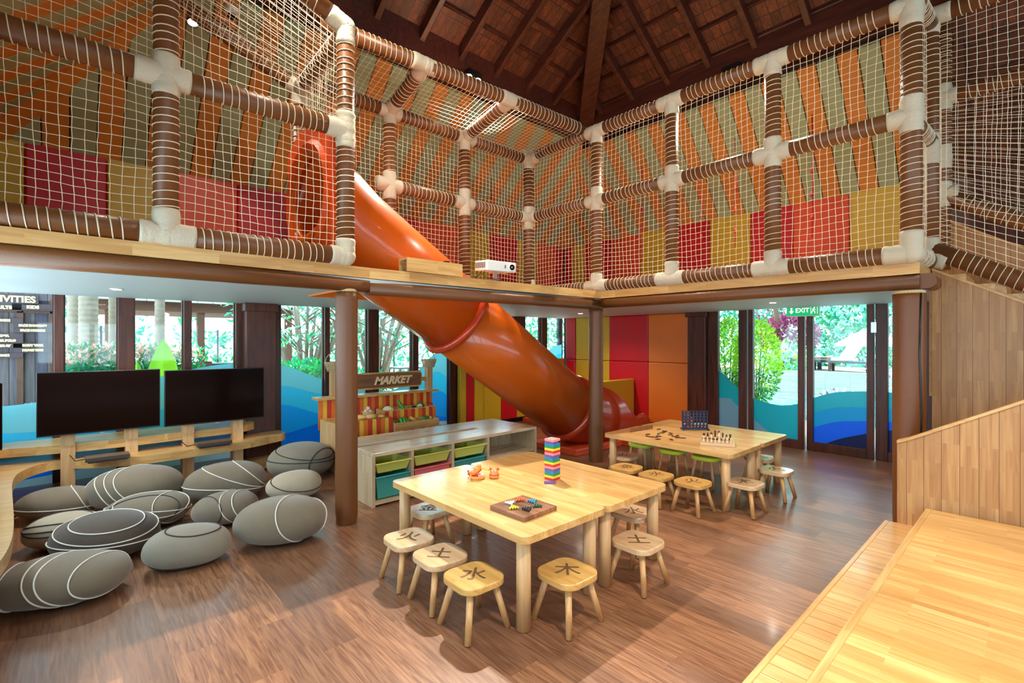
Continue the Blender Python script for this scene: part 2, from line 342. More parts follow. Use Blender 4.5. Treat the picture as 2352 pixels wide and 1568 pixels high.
b = MB(); edges = [(YN, bays[0][0])] + [(bays[i][1], bays[i + 1][0]) for i in range(len(bays) - 1)] + [(bays[-1][1], YR)]
for a, c in edges:
    if c > a: b.box(XL - .14, XL, a + .011, c - .011, 0, 2.17)
struct(b, 'trim_3', M['dark'], bevel=.006)
b = MB(); q0, q1 = onX(566, -6.9), onX(634, -6.9); b.box(XL, -6.9, q0, q1, .0, 2.10); b.box(XL, -6.88, q0 - .02, q1 + .02, 1.99, 2.10)
struct(b, 'trim_4', M['dark'], bevel=.008)
# far wall glazing: three door leaves and a side light, stiles from the photo
def leaf(i, s0, g0, g1, s1, nm, hinge=False):
    e = bpy.data.objects.new('%s_%d' % (nm, i), None); COL.objects.link(e); e['kind'] = 'structure'
    MB().box(g0 - .01, g1 + .01, YR + .03, YR + .038, .10, 2.17).build('pane', M['glass'], e)
    thick(film_mesh(g0, g1, wavesR, YR, YR + .027, 'y', .13).build('wave_film', FR, e), .002)
    f = MB(); f.box(s0, g0, YR - .02, YR + .06, .003, 2.17); f.box(g1, s1, YR - .02, YR + .06, .003, 2.17); f.box(g0, g1, YR - .02, YR + .06, .003, .13)
    f.build('door_frame', M['dark'], e, bevel=.005); return e
YW = YR
leaf(4, onY(1627, YW), onY(1650, YW), onY(1697, YW), onY(1716, YW), 'door')
leaf(1, onY(1719, YW), onY(1730, YW), onY(1833, YW), onY(1848, YW), 'door')
leaf(2, onY(1853, YW), onY(1868, YW), onY(1991, YW), onY(2008, YW), 'door')
d3 = leaf(3, onY(2011, YW), onY(2040, YW), -1.12, -.63, 'door')
bz = onY(2010, YW)
MB().box(bz - .04, bz + .02, YR - .035, YR - .02, 1.72, 1.86).build('door_latch', M['steel'], d3)
b = MB().box(-4.165, -3.84, YR - .10, YR + .12, 0, 2.17); b.box(-4.19, -3.80, YR - .14, YR - .1, 2.02, 2.17); b.box(-3.84, XB, YR, YR + .06, 2.165, 2.2)
struct(b, 'trim_5', M['dark'], bevel=.01)
# invented window openings in the unseen walls, added so daylight comes in from those sides too
for nm, ax in (('near', 'y'), ('back', 'x')):
    rng = [(-7.0 + i * 1.3, -7.0 + i * 1.3 + 1.18) for i in range(10)] if ax == 'y' else [(-.6 + i * 1.24, -.6 + i * 1.24 + 1.12) for i in range(7)]
    b = MB(); b.box(XL if ax == 'y' else XB, XB if ax == 'y' else XB + .14, YN - .14 if ax == 'y' else YN, YN if ax == 'y' else YR, 0, .95)  # solid lower part added to cut down the daylight fill
    for a, c in rng:
        if ax == 'y': b.box(c, c + .12, YN - .14, YN, .1, 2.17)
        else: b.box(XB, XB + .14, c, c + .12, .1, 2.17)
    struct(b, 'trim_6' if ax == 'y' else 'trim_7', M['dark'])
# ---- roof: plate ring, hip and common rafters, battens and boards
SL = .60; RY = (PR + PN) / 2; RXs = PX + (PR - RY); RZ = PZ + .14 + SL * (PR - RY)
rf = thing('timber_roof', 'dark red-brown timber hip roof with rafters, battens and boards over the hall', 'roof')
z0 = PZ + .22
def slabp(pts, mat, name, d=.03):
    n = len(pts); b = MB(); b.add(list(pts) + [(x, y, z + d) for x, y, z in pts], [tuple(range(n)), tuple(range(2 * n - 1, n - 1, -1))])
    for i in range(n): j = (i + 1) % n; b.f.append((j, i, n + i, n + j)); b.m.append(0); b.s.append(False)
    return b.build(name, mat, rf)
zr = z0 + SL * (PR - RY)
slabp([(PX - .2, PR + .2, z0 - .12), (PX - .2, PN - .2, z0 - .12), (RXs, RY, zr)], M['roofb'], 'boarding')
slabp([(PX - .2, PR + .2, z0 - .12), (RXs, RY, zr), (XB, RY, zr), (XB, PR + .2, z0 - .12)], M['roofb2'], 'boarding')
slabp([(PX - .2, PN - .2, z0 - .12), (XB, PN - .2, z0 - .12), (XB, RY, zr), (RXs, RY, zr)], M['roofb2'], 'boarding')
def beam(p, q, wd, dp, name, up=(0, 0, 1), mat=None):
    p, q = Vector(p), Vector(q); t = (q - p).normalized(); s_ = t.cross(Vector(up)).normalized(); u = s_.cross(t)
    c = [p - s_ * wd / 2 - u * dp, p + s_ * wd / 2 - u * dp, q + s_ * wd / 2 - u * dp, q - s_ * wd / 2 - u * dp]
    return MB().hexa(c + [x + u * dp for x in c]).build(name, mat or M['rafter'], rf, bevel=.006)
for k in range(9):                                  # hip end rafters
    y = PN + .32 + k * .62
    if y > PR - .1: break
    run = min(y - PN, PR - y); beam((PX - .1, y, z0 - .06), (PX + run, y, z0 + SL * run), .07, .15, 'rafter')
for k in range(19):
    x = PX + .32 + k * .62; run = min(x - PX, PR - RY)
    for y_, sgn in ((PR, -1), (PN, 1)):
        beam((x, y_ - sgn * .1, z0 - .06), (x, y_ + sgn * run, z0 + SL * run), .07, .15, 'rafter')
for k in range(1, 9):                               # battens between rafters
    s_ = k * .34; zz = z0 + SL * s_
    if PN + s_ < RY:
        beam((PX + s_, PN + s_, zz), (PX + s_, PR - s_, zz), .04, .045, 'batten')
        for y_, sgn in ((PR, -1), (PN, 1)): beam((PX + s_, y_ + sgn * s_, zz), (XB, y_ + sgn * s_, zz), .04, .045, 'batten')
for y_, sgn in ((PR, -1), (PN, 1)): beam((PX - .05, y_ - sgn * .05, z0 - .02), (RXs, RY, zr), .25, .32, 'hip_rafter')
beam((RXs, RY, zr), (XB, RY, zr), .14, .26, 'ridge_beam')
MB().box(PX - .28, PX, PN - .28, PR + .28, PB, PZ + .34).build('plate_beam', M['rafter'], rf, bevel=.01)
MB().box(PX, XB, PR, PR + .28, PB, PZ + .34).build('plate_beam', M['rafter'], rf, bevel=.01)
PB_=0; MB().box(PX, XB, PN - .28, PN, PB, PZ + .34).build('plate_beam', M['rafter'], rf, bevel=.01)
# ---- padded sloping lining in orange and sage stripes from the wall tops to the plate
ZW, ZT = 3.65, 5.42
ln = thing('striped_ceiling_lining', 'padded orange and sage green stripes lining the slopes above the play deck', 'ceiling lining')
def stripe(side, a, c, mat):
    # slope fraction allowed at position u (hips cut the corners)
    def fmax(u):
        if side == 'x': return max(0, min(.85, (u - YN) / (PN - YN), (YR - u) / (YR - PR)))
        return max(0, min(.81 if side == 'r' else .85, (u - XL) / (PX - XL)))
    kk = ((YN + .85 * (PN - YN), YR - .85 * (YR - PR)) if side == 'x' else (XL + (.81 if side == 'r' else .85) * (PX - XL),))
    us = sorted({a + .004, c - .004} | {k for k in kk if a < k < c})
    def P(u, f, lift=0.):
        z = ZW + (ZT - ZW) * f - lift
        if side == 'x': return (XL + (PX - XL) * f + lift * .7, u, z)
        if side == 'r': return (u, YR - (YR - PR) * f - lift * .7, z)
        return (u, YN + (PN - YN) * f + lift * .7, z)
    pts = [(u, 0) for u in us] + [(u, fmax(u)) for u in reversed(us)]
    if max(p[1] for p in pts) < .01: return
    n = len(pts); lo = [P(u, f, .05) for u, f in pts]; hi = [P(u, f, -.01) for u, f in pts]
    b = MB(); b.add(lo + hi, [tuple(range(n)), tuple(range(2 * n - 1, n - 1, -1))])
    for i in range(n): j = (i + 1) % n; b.f.append((j, i, n + i, n + j)); b.m.append(0); b.s.append(False)
    b.build('stripe_panel', mat, ln, bevel=.012, fix=True)
st = .2167
k = 0; u = YN + .02
while u < YR: stripe('x', u, min(u + st, YR), M['green_f'] if k % 2 else M['orange_f']); u += st; k += 1
k = 0; u = XL
while u < -1.0: stripe('r', u, u + st, M['orange_f'] if k % 2 else M['green_f']); u += st; k += 1
k = 0; u = XL
while u < -1.0: stripe('n', u, u + st, M['orange_f'] if k % 2 else M['green_f']); u += st; k += 1
def band(p, q, wd=.2, name='hip_band'):
    p, q = Vector(p), Vector(q); t = (q - p).normalized(); s_ = t.cross(Vector((0, 0, 1))).normalized(); u = s_.cross(t)
    c = [p - s_ * wd / 2 - u * .09, p + s_ * wd / 2 - u * .09, q + s_ * wd / 2 - u * .09, q - s_ * wd / 2 - u * .09]
    MB().hexa(c + [x + u * .05 for x in c]).build(name, M['orange_f'], ln, bevel=.02)
band((XL + .05, YR - .05, ZW), (XL + .83 * (PX - XL), YR - .83 * (YR - PR), ZW + .83 * (ZT - ZW))); band((XL + .05, YN + .05, ZW), (XL + .85 * (PX - XL), YN + .85 * (PN - YN), ZW + .85 * (ZT - ZW)), .30)
# dark slope over the stair, beyond the stripes
b = MB(); b.add([(-.95, YR, ZW), (XB, YR, ZW), (XB, PR, ZT), (-.95, PR, ZT)], [(3, 2, 1, 0)]); b.add([(-.95, YR, ZW + .03), (XB, YR, ZW + .03), (XB, PR, ZT + .03), (-.95, PR, ZT + .03)], [(0, 1, 2, 3)])
b.build('boarding', M['roofb2'], rf)
for k in range(7): x = -.6 + k * .62; beam((x, YR, ZW), (x, PR, ZT), .07, .1, 'rafter')
for k in range(1, 6): f = k / 6; beam((-.95, YR + (PR - YR) * f, ZW + (ZT - ZW) * f), (XB, YR + (PR - YR) * f, ZW + (ZT - ZW) * f), .04, .045, 'batten', up=(0, -.7, .7))
# outer skin over the linings keeps the sky out
b = MB()
for q in ([(XL - .2, YN - .2, ZW + .1), (XL - .2, YR + .2, ZW + .1), (PX - .1, PR, ZT + .14), (PX - .1, PN, ZT + .14)], [(XL - .2, YR + .2, ZW + .1), (XB, YR + .2, ZW + .1), (XB, PR, ZT + .14), (PX - .1, PR, ZT + .14)], [(XL - .2, YN - .2, ZW + .1), (PX - .1, PN, ZT + .14), (XB, PN, ZT + .14), (XB, YN - .2, ZW + .1)]):
    b.add(q, [(3, 2, 1, 0)])
thick(b.build('roof_skin', M['rafter'], rf), .03)
# ---- padded walls: upper strip around the deck and the play pit below
ALL = {'r': M['red_p'], 'y': M['yellow_p'], 'o': M['orange_p'], 'q': M['oranger_p']}
CN = {'r': 'red pad', 'y': 'yellow pad', 'o': 'orange pad', 'q': 'orange-red pad'}
pw = thing('padded_wall_lining', 'row of red, yellow and orange-red pads low on the walls of the upper play deck', 'wall padding')
def pad(par, x0, x1, y0, y1, z0, z1, c, nm='pad'):
    MB().box(x0, x1, y0, y1, z0, z1).build(nm, ALL[c], par, bevel=.016, label=CN[c])
ys = [YN, -.323, .327, .977, 1.627, 2.277, 2.93, 3.58, 4.30, 5.17, 5.88, 6.61, 7.15, 7.7, YR - .08]
for a, c, cc in zip(ys, ys[1:], 'yryqryqrqyryqr'): pad(pw, XL, XL + .07, a + .003, c - .003, ZD, ZW, cc)
xs = [XL + .08, -6.80, -6.47, -5.80, -5.12, -4.39, -3.78, -3.12, -2.51, -1.80, -.95]
for a, c, cc in zip(xs, xs[1:], 'ryrqyryrqy'): pad(pw, a + .003, c - .003, YR - .07, YR, ZD, ZW, cc)
pp = thing('play_pit_wall_padding', 'tall red, yellow and orange pads on the wall beside the slide exit', 'wall padding')
for (a, c, cc) in ((-6.70, -5.83, 'y'), (-5.83, -4.95, 'r'), (-4.95, -4.165, 'o')):
    pad(pp, a + .003, c - .003, YR - .08, YR, .10, 1.213, cc); pad(pp, a + .003, c - .003, YR - .08, YR, 1.219, 2.10, cc)
pad(pp, -6.95, -6.70, YR - .10, YR, .10, 1.213, 'r'); pad(pp, -6.95, -6.70, YR - .10, YR, 1.219, 2.10, 'r')
lp = [5.15, 5.29, 5.47, 5.69, 6.12, 6.53, 6.97, 7.45, YR - .1]
for a, c, cc in zip(lp, lp[1:], 'yryyryqo'): pad(pp, XL + .02, XL + .12, a + .003, c - .003, .10, 1.24, cc)
pd = thing('padded_divider', 'low yellow padded divider beside the slide exit, red on its far side', 'padded divider')
pad(pd, -5.34, -5.24, 6.55, YR - .09, .10, .893, 'y'); pad(pd, -6.2, -5.345, 6.55, 6.63, .1, .86, 'r')
mt = thing('landing_mat', 'orange-red padded mat on the floor at the slide exit', 'mat')
for (a, c, e, f, cc) in ((-5.235, -4.15, 6.30, 7.93, 'q'), (-5.235, -4.35, 5.2, 6.295, 'q'), (-6.95, -5.35, 6.65, 7.93, 'q')): pad(mt, a, c, e, f, 0, .10, cc, 'mat_section')
# ---- edge of the upper deck: pale fascia and brown padded beams on round padded columns
PTS = [(-4.00, YN), (-4.07, 2.0), (-3.91, 5.16), (-.684, 5.21)]
def offs(p, q, d):      # shift a segment to the room side
    dx, dy = q[0] - p[0], q[1] - p[1]; l = hypot(dx, dy); return (p[0] + dy / l * d, p[1] - dx / l * d), (q[0] + dy / l * d, q[1] - dx / l * d)
def prof_beam(p, q, prof, z, name, mat, par, bevel=0):
    dx, dy = q[0] - p[0], q[1] - p[1]; l = hypot(dx, dy); nx, ny = dy / l, -dx / l; n = len(prof)
    v = [(p[0] + nx * a, p[1] + ny * a, z + h) for a, h in prof] + [(q[0] + nx * a, q[1] + ny * a, z + h) for a, h in prof]
    b = MB().add(v, [tuple(range(n)), tuple(range(2 * n - 1, n - 1, -1))])
    for i in range(n): j = (i + 1) % n; b.f.append((j, i, n + i, n + j)); b.m.append(0); b.s.append(True)
    return b.build(name, mat, par, bevel=bevel, fix=True)
fas = [(-.10, 0), (0, 0), (0, .095), (-.10, .095)]
rr = rrect(.13, .125, .05, 5, cx=-.055, cy=.0625)
segs = list(zip(PTS, PTS[1:])) + [((-.684, 5.21), (-.684, 5.80))]
for i, (p, q) in enumerate(segs):
    o = prof_beam(p, q, fas, 2.165, 'trim_%d' % (8 + i), M['pale_y'] if i in (0, 1) else M['pale_x'], None); o['kind'] = 'structure'
    for pl in o.data.polygons: pl.use_smooth = False
lab = ['brown vinyl padded beam under the deck edge from left edge to first column', 'brown vinyl padded beam under the deck edge in front of the slide', 'brown vinyl padded beam under the deck edge above the far table', 'short brown padded beam turning back beside the stair']
for i, (p, q) in enumerate(segs):
    dz = -.02 if i == 1 else 0
    pb = thing('padded_beam', lab[i], 'padded beam', group='padded beams under the deck edge')
    if i == 3: p, q = (p[0] + .09, p[1] + .02), (q[0] + .09, 5.55)
    prof_beam(p, q, rr, 2.04 + dz, 'vinyl_cover', M['vinyl'], pb, 0)
def column(x, y, r, z1, label, crumple=True, open_seam=False):
    t = thing('padded_column', label, 'padded column', (x, y, 0), group='padded columns under the deck'); n = 36; m = 40; b = MB(); vs = []
    for j in range(m + 1):
        z = z1 * j / m
        for k in range(n):
            a = 2 * pi * k / n; rr_ = r * (1 + .006 * sin(3 * a + z * 4) + (.05 * sin(5 * a + 40 * z) - .1 * (1 - z / .1) if z < .1 and crumple else 0))
            vs.append((rr_ * cos(a), rr_ * sin(a), z))
    b.add(vs, [(j * n + k, j * n + (k + 1) % n, (j + 1) * n + (k + 1) % n, (j + 1) * n + k) for j in range(m) for k in range(n)] + [tuple(m * n + k for k in range(n))], 0, True)
    b.build('vinyl_cover', M['vinyl'], t)
    MB().lathe([(r * .9, z1), (r * .97, z1 + .004), (r * .97, z1 + .022), (r * .9, z1 + .026)], 36).build('foam_rim', M['foam'], t)
    if open_seam: MB().tube([(r * .72, -r * .72, .3), (r * .8, -r * .66, 1.0), (r * .70, -r * .74, 1.5), (r * .78, -r * .66, z1)], .007, 6).build('seam', M['black'], t)
    return t
M['foam'] = plain('speckled_foam', lin(206, 176, 130), .8, noise=.5, nscale=90)
column(-4.15, 1.82, .095, 2.035, 'brown vinyl padded column nearest the camera, beside the grey pebble cushions')
column(-4.02, 5.20, .095, 2.035, 'brown vinyl padded column behind the far table, beside the slide exit')
column(-.757, 5.24, .113, 2.00, 'wide brown vinyl padded column beside the stair wall', open_seam=True)
# ---- raised timber platform and step in the foreground
XP, XS, YP = -.592, -.85, 4.78
b = MB().box(XP + .035, XB, YN, YP, 0, .34); struct(b, 'trim_15', M['deck'])
struct(MB().box(XP, XP + .035, YN, YP, 0, .344), 'trim_16', M['pale_y'], bevel=.006)
struct(MB().box(XS + .03, XP, YN, YP + .05, 0, .17), 'trim_17', M['step']); struct(MB().box(XS, XS + .03, YN, YP + .05, 0, .173), 'trim_18', M['pale_y'], bevel=.005)
# ---- stair: boarded side walls with sloping caps, treads
def slopewall(name, y0, y1, pts, label_kind, z0=0.):
    b = MB(); n = len(pts); lo = [(x, z0) for x, z in pts]; poly = [(pts[0][0], z0), (pts[-1][0], z0)] + [(x, z) for x, z in reversed(pts)]
    v = [(x, y0, z) for x, z in poly] + [(x, y1, z) for x, z in poly]; k = len(poly)
    b.add(v, [tuple(range(k)), tuple(range(2 * k - 1, k - 1, -1))])
    for i in range(k): j = (i + 1) % k; b.f.append((j, i, k + i, k + j)); b.m.append(0); b.s.append(False)
    struct(b, name, M['clad'], fix=True)
    c = MB()
    for (xa, za), (xb, zb) in zip(pts, pts[1:]):
        c.hexa([(xa, y0 - .012, za), (xb, y0 - .012, zb), (xb, y1 + .012, zb), (xa, y1 + .012, za), (xa, y0 - .012, za + .022), (xb, y0 - .012, zb + .022), (xb, y1 + .012, zb + .022), (xa, y1 + .012, za + .022)])
    return c
YA, YB, YC = 4.83, 5.80, 6.62
c = slopewall('wall_stair_front', YA, YA + .05, [(-.772, .80), (-.70, .83), (1.9, 2.3)], 0); struct(c, 'trim_19', M['pale_x'])
struct(MB().box(-.772, -.72, YA + .05, YB - .02, 0, .80), 'wall_stair_end', M['clad'])
c = slopewall('wall_stair_middle', YB, YB + .05, [(-.675, 2.245), (1.9, .75)], 0); struct(c, 'trim_20', M['pale_x'])
c = slopewall('wall_stair_rear', YC + .05, YC + .10, [(-.70, 2.86), (-.1, 2.46), (1.9, 1.2)], 0); struct(c, 'trim_21', M['pale_x'])
b = MB()
for k in range(9): b.box(-.55 + k * .25, -.55 + (k + 1) * .25, YA + .05, YB, .34 + .0, .50 + k * .09 - .0)
for k in range(9): b.box(-.7 + k * .25, -.7 + (k + 1) * .25, YB + .05, YC + .05, 1.1, 2.2 - k * .1)
struct(b, 'trim_22', M['pale_y'])
# ============================================================ THE TUBE SLIDE
sd = thing('tube_slide', 'big orange enclosed tube slide running from the upper deck down to the floor', 'slide', (-4.70, 5.4, 0))
def L_(p): return (p[0] + 4.70, p[1] - 5.4, p[2])
RT = .44
P0, P1 = Vector((-4.70, 1.71, 2.96)), Vector((-4.70, 5.375, .64))
def at_(f): return P0 + (P1 - P0) * f
def tube_part(pts, name, mat, r=RT, n=40):
    b = MB(); b.tube([L_(p) for p in pts], r, n, caps=False, up=(1, 0, 0)); return thick(b.build(name, mat, sd), .02)
f1 = .458
tube_part([(-4.70, 1.69, 2.96), (-4.70, 1.76, 2.955), (-4.70, 1.86, 2.91), at_(.10), at_(.2), at_(f1)], 'tube_section', M['slide'])
tube_part([at_(f1), at_(.7), at_(1)], 'tube_section', M['slide'])
bend = [P1, Vector((-4.70, 5.60, .535)), Vector((-4.70, 5.85, .475)), Vector((-4.70, 6.10, .455))]
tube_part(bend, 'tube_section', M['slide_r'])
def ring(c, t, name='flange', r=RT + .03, h=.035, mat=None):
    t = Vector(t).normalized(); u = Vector((1, 0, 0)); q = t.cross(u); b = MB(); c = Vector(L_(c))
    prof = [(r - .06, -h), (r, -h * 1.2), (r + .035, -h * .5), (r + .04, h * .3), (r + .01, h * 1.1), (r - .06, h)]
    n = 48; vs = [c + (u * cos(2 * pi * k / n) + q * sin(2 * pi * k / n)) * a + t * d for a, d in prof for k in range(n)]
    m = len(prof); b.add(vs, [(i * n + k, i * n + (k + 1) % n, ((i + 1) % m) * n + (k + 1) % n, ((i + 1) % m) * n + k) for i in range(m) for k in range(n)], 0, True)
    return b.build(name, mat or M['slide_r'], sd, fix=True)
tdir = P1 - P0
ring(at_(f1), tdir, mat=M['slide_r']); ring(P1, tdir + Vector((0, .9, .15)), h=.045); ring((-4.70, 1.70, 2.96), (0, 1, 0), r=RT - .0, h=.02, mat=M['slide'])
# exit chute: bowl that opens upward with a waving side wall
b = MB(); n = 36; m = 30; vs = []
for i in range(m + 1):
    u = i / m; y = 6.08 + .92 * u; zc = .455; r = RT + .05 * u
    A = R(180 - 105 * min(1, u * 2.2) ** .7 + 16 * sin(pi * max(0, min(1, (u - .35) / .5)))) if u < .85 else R(75 - (u - .85) / .15 * 40)
    for k in range(n + 1):
        a = -A + 2 * A * k / n; vs.append(L_((-4.70 + r * sin(a), y, zc - r * cos(a))))
b.add(vs, [(i * (n + 1) + k, i * (n + 1) + k + 1, (i + 1) * (n + 1) + k + 1, (i + 1) * (n + 1) + k) for i in range(m) for k in range(n)], 0, True)
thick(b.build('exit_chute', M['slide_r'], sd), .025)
lip = [vs[i * (n + 1) + n] for i in range(m + 1)]; MB().tube(lip, .02, 8).build('rolled_lip', M['slide_r'], sd)
lip = [vs[i * (n + 1)] for i in range(m + 1)]; MB().tube(lip, .02, 8).build('rolled_lip', M['slide_r'], sd)
b = MB(); b.box(*[L_((-4.95, 0, 0))[0], L_((-4.45, 0, 0))[0], .35, 1.3], .0, .05); b.build('foot', M['slide_r'], sd)
# entrance panel with a round opening
poly = [(-5.25, 2.29), (-4.13, 2.29), (-4.13, 3.34), (-4.36, 3.60), (-4.95, 3.64), (-5.25, 3.50)]
c0 = (-4.70, 2.96); n = 72; b = MB()
def hit(a):
    dx, dz = cos(a), sin(a); best = 9
    for (x1, z1), (x2, z2) in zip(poly, poly[1:] + poly[:1]):
        ex, ez = x2 - x1, z2 - z1; den = dx * ez - dz * ex
        if abs(den) < 1e-9: continue
        t = ((x1 - c0[0]) * ez - (z1 - c0[1]) * ex) / den; s_ = ((x1 - c0[0]) * dz - (z1 - c0[1]) * dx) / den
        if t > 0 and -1e-6 <= s_ <= 1 + 1e-6: best = min(best, t)
    return best
vs = []
for k in range(n):
    a = 2 * pi * k / n; h_ = hit(a)
    for rr_, dy in ((RT - .02, .06), (RT + .0, .0), (RT + .05, -.035), (RT + .09, 0), (h_, 0), (h_, .05)):
        rr_ = min(rr_, h_); vs.append(L_((c0[0] + rr_ * cos(a), 1.68 + dy, c0[1] + rr_ * sin(a))))
b.add(vs, [(k * 6 + j, ((k + 1) % n) * 6 + j, ((k + 1) % n) * 6 + j + 1, k * 6 + j + 1) for k in range(n) for j in range(5)], 0, False)
M['slide_p'] = plain('orange_panel_plastic', lin(238, 96, 30), .3, noise=.04, nscale=2)
thick(b.build('entrance_panel', M['slide_p'], sd, fix=True), .01)

for k in ('slide', 'slide_r', 'slide_p'):          # moulded plastic lets a little light through
    nt = M[k].node_tree; b0 = nt.nodes['Principled BSDF']; tl = nt.nodes.new('ShaderNodeBsdfTranslucent'); mx_ = nt.nodes.new('ShaderNodeMixShader'); mx_.inputs[0].default_value = .28
    nt.links.new(b0.inputs['Base Color'].links[0].from_socket, tl.inputs[0]); nt.links.new(b0.outputs[0], mx_.inputs[1]); nt.links.new(tl.outputs[0], mx_.inputs[2]); nt.links.new(mx_.outputs[0], nt.nodes['Material Output'].inputs[0])
# ============================================================ PIPE FRAMES WITH NETS
RP = .074
FR_ = {}
def pipe(par, p, q, name='rail', t0=.12, t1=.12, pitch=.056, r=RP):
    p, q = Vector(p), Vector(q); d = (q - p); L0 = d.length; d.normalize()
    o = MB().tube([p, p + d * L0 * .5, q], r, 20, caps=True).build(name, M['vinyl'], par)
    u = (Vector((0, 0, 1)) if abs(d.z) < .9 else Vector((1, 0, 0))); u = (u - d * u.dot(d)).normalized(); w_ = d.cross(u)
    a0, a1 = t0, L0 - t1; pts = []; s = 14
    if a1 - a0 > .1:
        k = int((a1 - a0) / pitch * s); rnd = random.Random(int(L0 * 1000) + int(p.x * 77))
        ph = rnd.random() * 6
        for i in range(k):
            an = 2 * pi * i / s; z = a0 + (a1 - a0) * i / k + .006 * sin(i * .13 + ph)
            pts.append(p + d * z + (u * cos(an) + w_ * sin(an)) * (r + .003))
        MB().tube(pts, .0042, 4, caps=True).build('lashing_cord', M['cord'], o)
    return o
def joint(par, c, dirs, ln_=.15, r=RP):
    c = Vector(c); b = MB(); b.ball(c, r * 1.16, n=18, m=12)
    rnd = random.Random(int(c.x * 991 + c.y * 353 + c.z * 71))
    for d in dirs:
        d = Vector(d).normalized(); L0 = ln_ * rnd.uniform(.9, 1.2); n = 9; pts = [c + d * L0 * i / n for i in range(n + 1)]
        b.tube(pts, [r * (1.11 + .035 * sin(i * 2.3 + rnd.random() * 6)) for i in range(n)] + [r * 1.05], 18, caps=True)
    return b.build('joint_wrap', M['wrap'], par)
def net(par, A, B, C, D, cell=.06, sag=.012, seed=1, r=.0025):
    """quad A-B (bottom), D-C (top); strands follow a bilinear patch with a little slack."""
    A, B, C, D = map(Vector, (A, B, C, D)); lu = ((B - A).length + (C - D).length) / 2; lv = ((D - A).length + (C - B).length) / 2
    nu, nv = max(2, round(lu / cell)), max(2, round(lv / cell)); nrm = (B - A).cross(D - A).normalized(); rnd = random.Random(seed)
    ph = [rnd.uniform(0, 6) for _ in range(6)]; g = {}
    for i in range(nu + 1):
        for j in range(nv + 1):
            u, v = i / nu, j / nv; e = 16 * u * (1 - u) * v * (1 - v)
            du = .010 * sin(3.1 * u * 3 + ph[0] + v * 4) + rnd.uniform(-.003, .003); dv = .012 * sin(2.3 * v * 3 + ph[1] + u * 5) - .012 * e + rnd.uniform(-.003, .003)
            k = min(1, e * 3); uu, vv = u + du / lu * k, v + dv / lv * k
            P = (A * (1 - uu) + B * uu) * (1 - vv) + (D * (1 - uu) + C * uu) * vv
            g[i, j] = P + nrm * (sag * e * (1 + .6 * sin(5 * u + ph[2]) * sin(4 * v + ph[3])))
    b = MB()
    for i in range(nu + 1): b.tube([g[i, j] for j in range(nv + 1)], r, 3, caps=False, smooth=False)
    for j in range(nv + 1): b.tube([g[i, j] for i in range(nu + 1)], r, 3, caps=False, smooth=False)
    return b.build('net_panel', M['net'], par)
X, Y, Z = Vector((1, 0, 0)), Vector((0, 1, 0)), Vector((0, 0, 1))
def V3(x, y, z): return Vector((x, y, z))
# 1. front of the left deck
zb, zm = 2.335, 3.42
fl = thing('netting_frame', 'brown pipe frame with netting along the left deck edge, in front of the slide entrance', 'netting frame')
xf = -4.06; yps = [-.74, .50, 1.77]
top = lambda y: 4.31 + (1.77 - y) * .43
for y in yps: pipe(fl, (xf, y, zb), (xf, y, top(y)), 'post')
for a, c in zip(yps, yps[1:]):
    for z in (zb, zm): pipe(fl, (xf, a, z), (xf, c, z), 'rail', .2, .2)
    for z, z2a, z2b in ((zb, zm, zm), (zm, top(a), top(c))): net(fl, V3(xf, a + .05, z), V3(xf, c - .05, z), V3(xf, c - .05, z2b), V3(xf, a + .05, z2a), seed=int(a * 10 + z * 100))
pipe(fl, (xf, yps[0], top(yps[0])), (xf, yps[2], top(yps[2])), 'rail', .2, .25)
for y in yps:
    last = y == yps[2]; first = y == yps[0]
    ds = ([-Y] if not first else []) + ([Y] if not last else [])
    joint(fl, (xf, y, zb), ds + [Z]); joint(fl, (xf, y, zm), ds + [Z, -Z]); joint(fl, (xf, y, top(y)), [-Y + Z * .43, -Z] + ([] if last else [Y - Z * .43]), .17)
# 2. return beside the slide entrance
rt = thing('netting_frame', 'netting return above the orange slide entrance panel with a wrapped pipe', 'netting frame')
xr = -5.27; yr = 1.80
pipe(rt, (xr, yr, zb), (xr, yr, 4.24), 'post'); pipe(rt, (xr, yr, 4.24), (xf, yr, 4.31), 'rail', .15, .2); pipe(rt, (xr, yr, zm), (xr + .18, yr, zm), 'rail', .3, .3)
net(rt, V3(xr, yr, 3.55), V3(xf, yr, 3.42), V3(xf, yr, 4.31), V3(xr, yr, 4.24), seed=5)
net(rt, V3(xr, yr - 2.45, 5.10), V3(xf, yr - 2.45, top(yr - 2.45) - .05), V3(xf, yr, 4.31), V3(xr, yr, 4.24), seed=6, sag=-.05)
pipe(rt, (xr, yr, 4.24), (xr - .15, yr - 1.7, 5.05), 'rail', .15, .1)
joint(rt, (xr, yr, 4.24), [X, -Y * 1.7 + Z * .8, -Z], .14); joint(rt, (xr, yr, zm), [Z, -Z, X], .12)
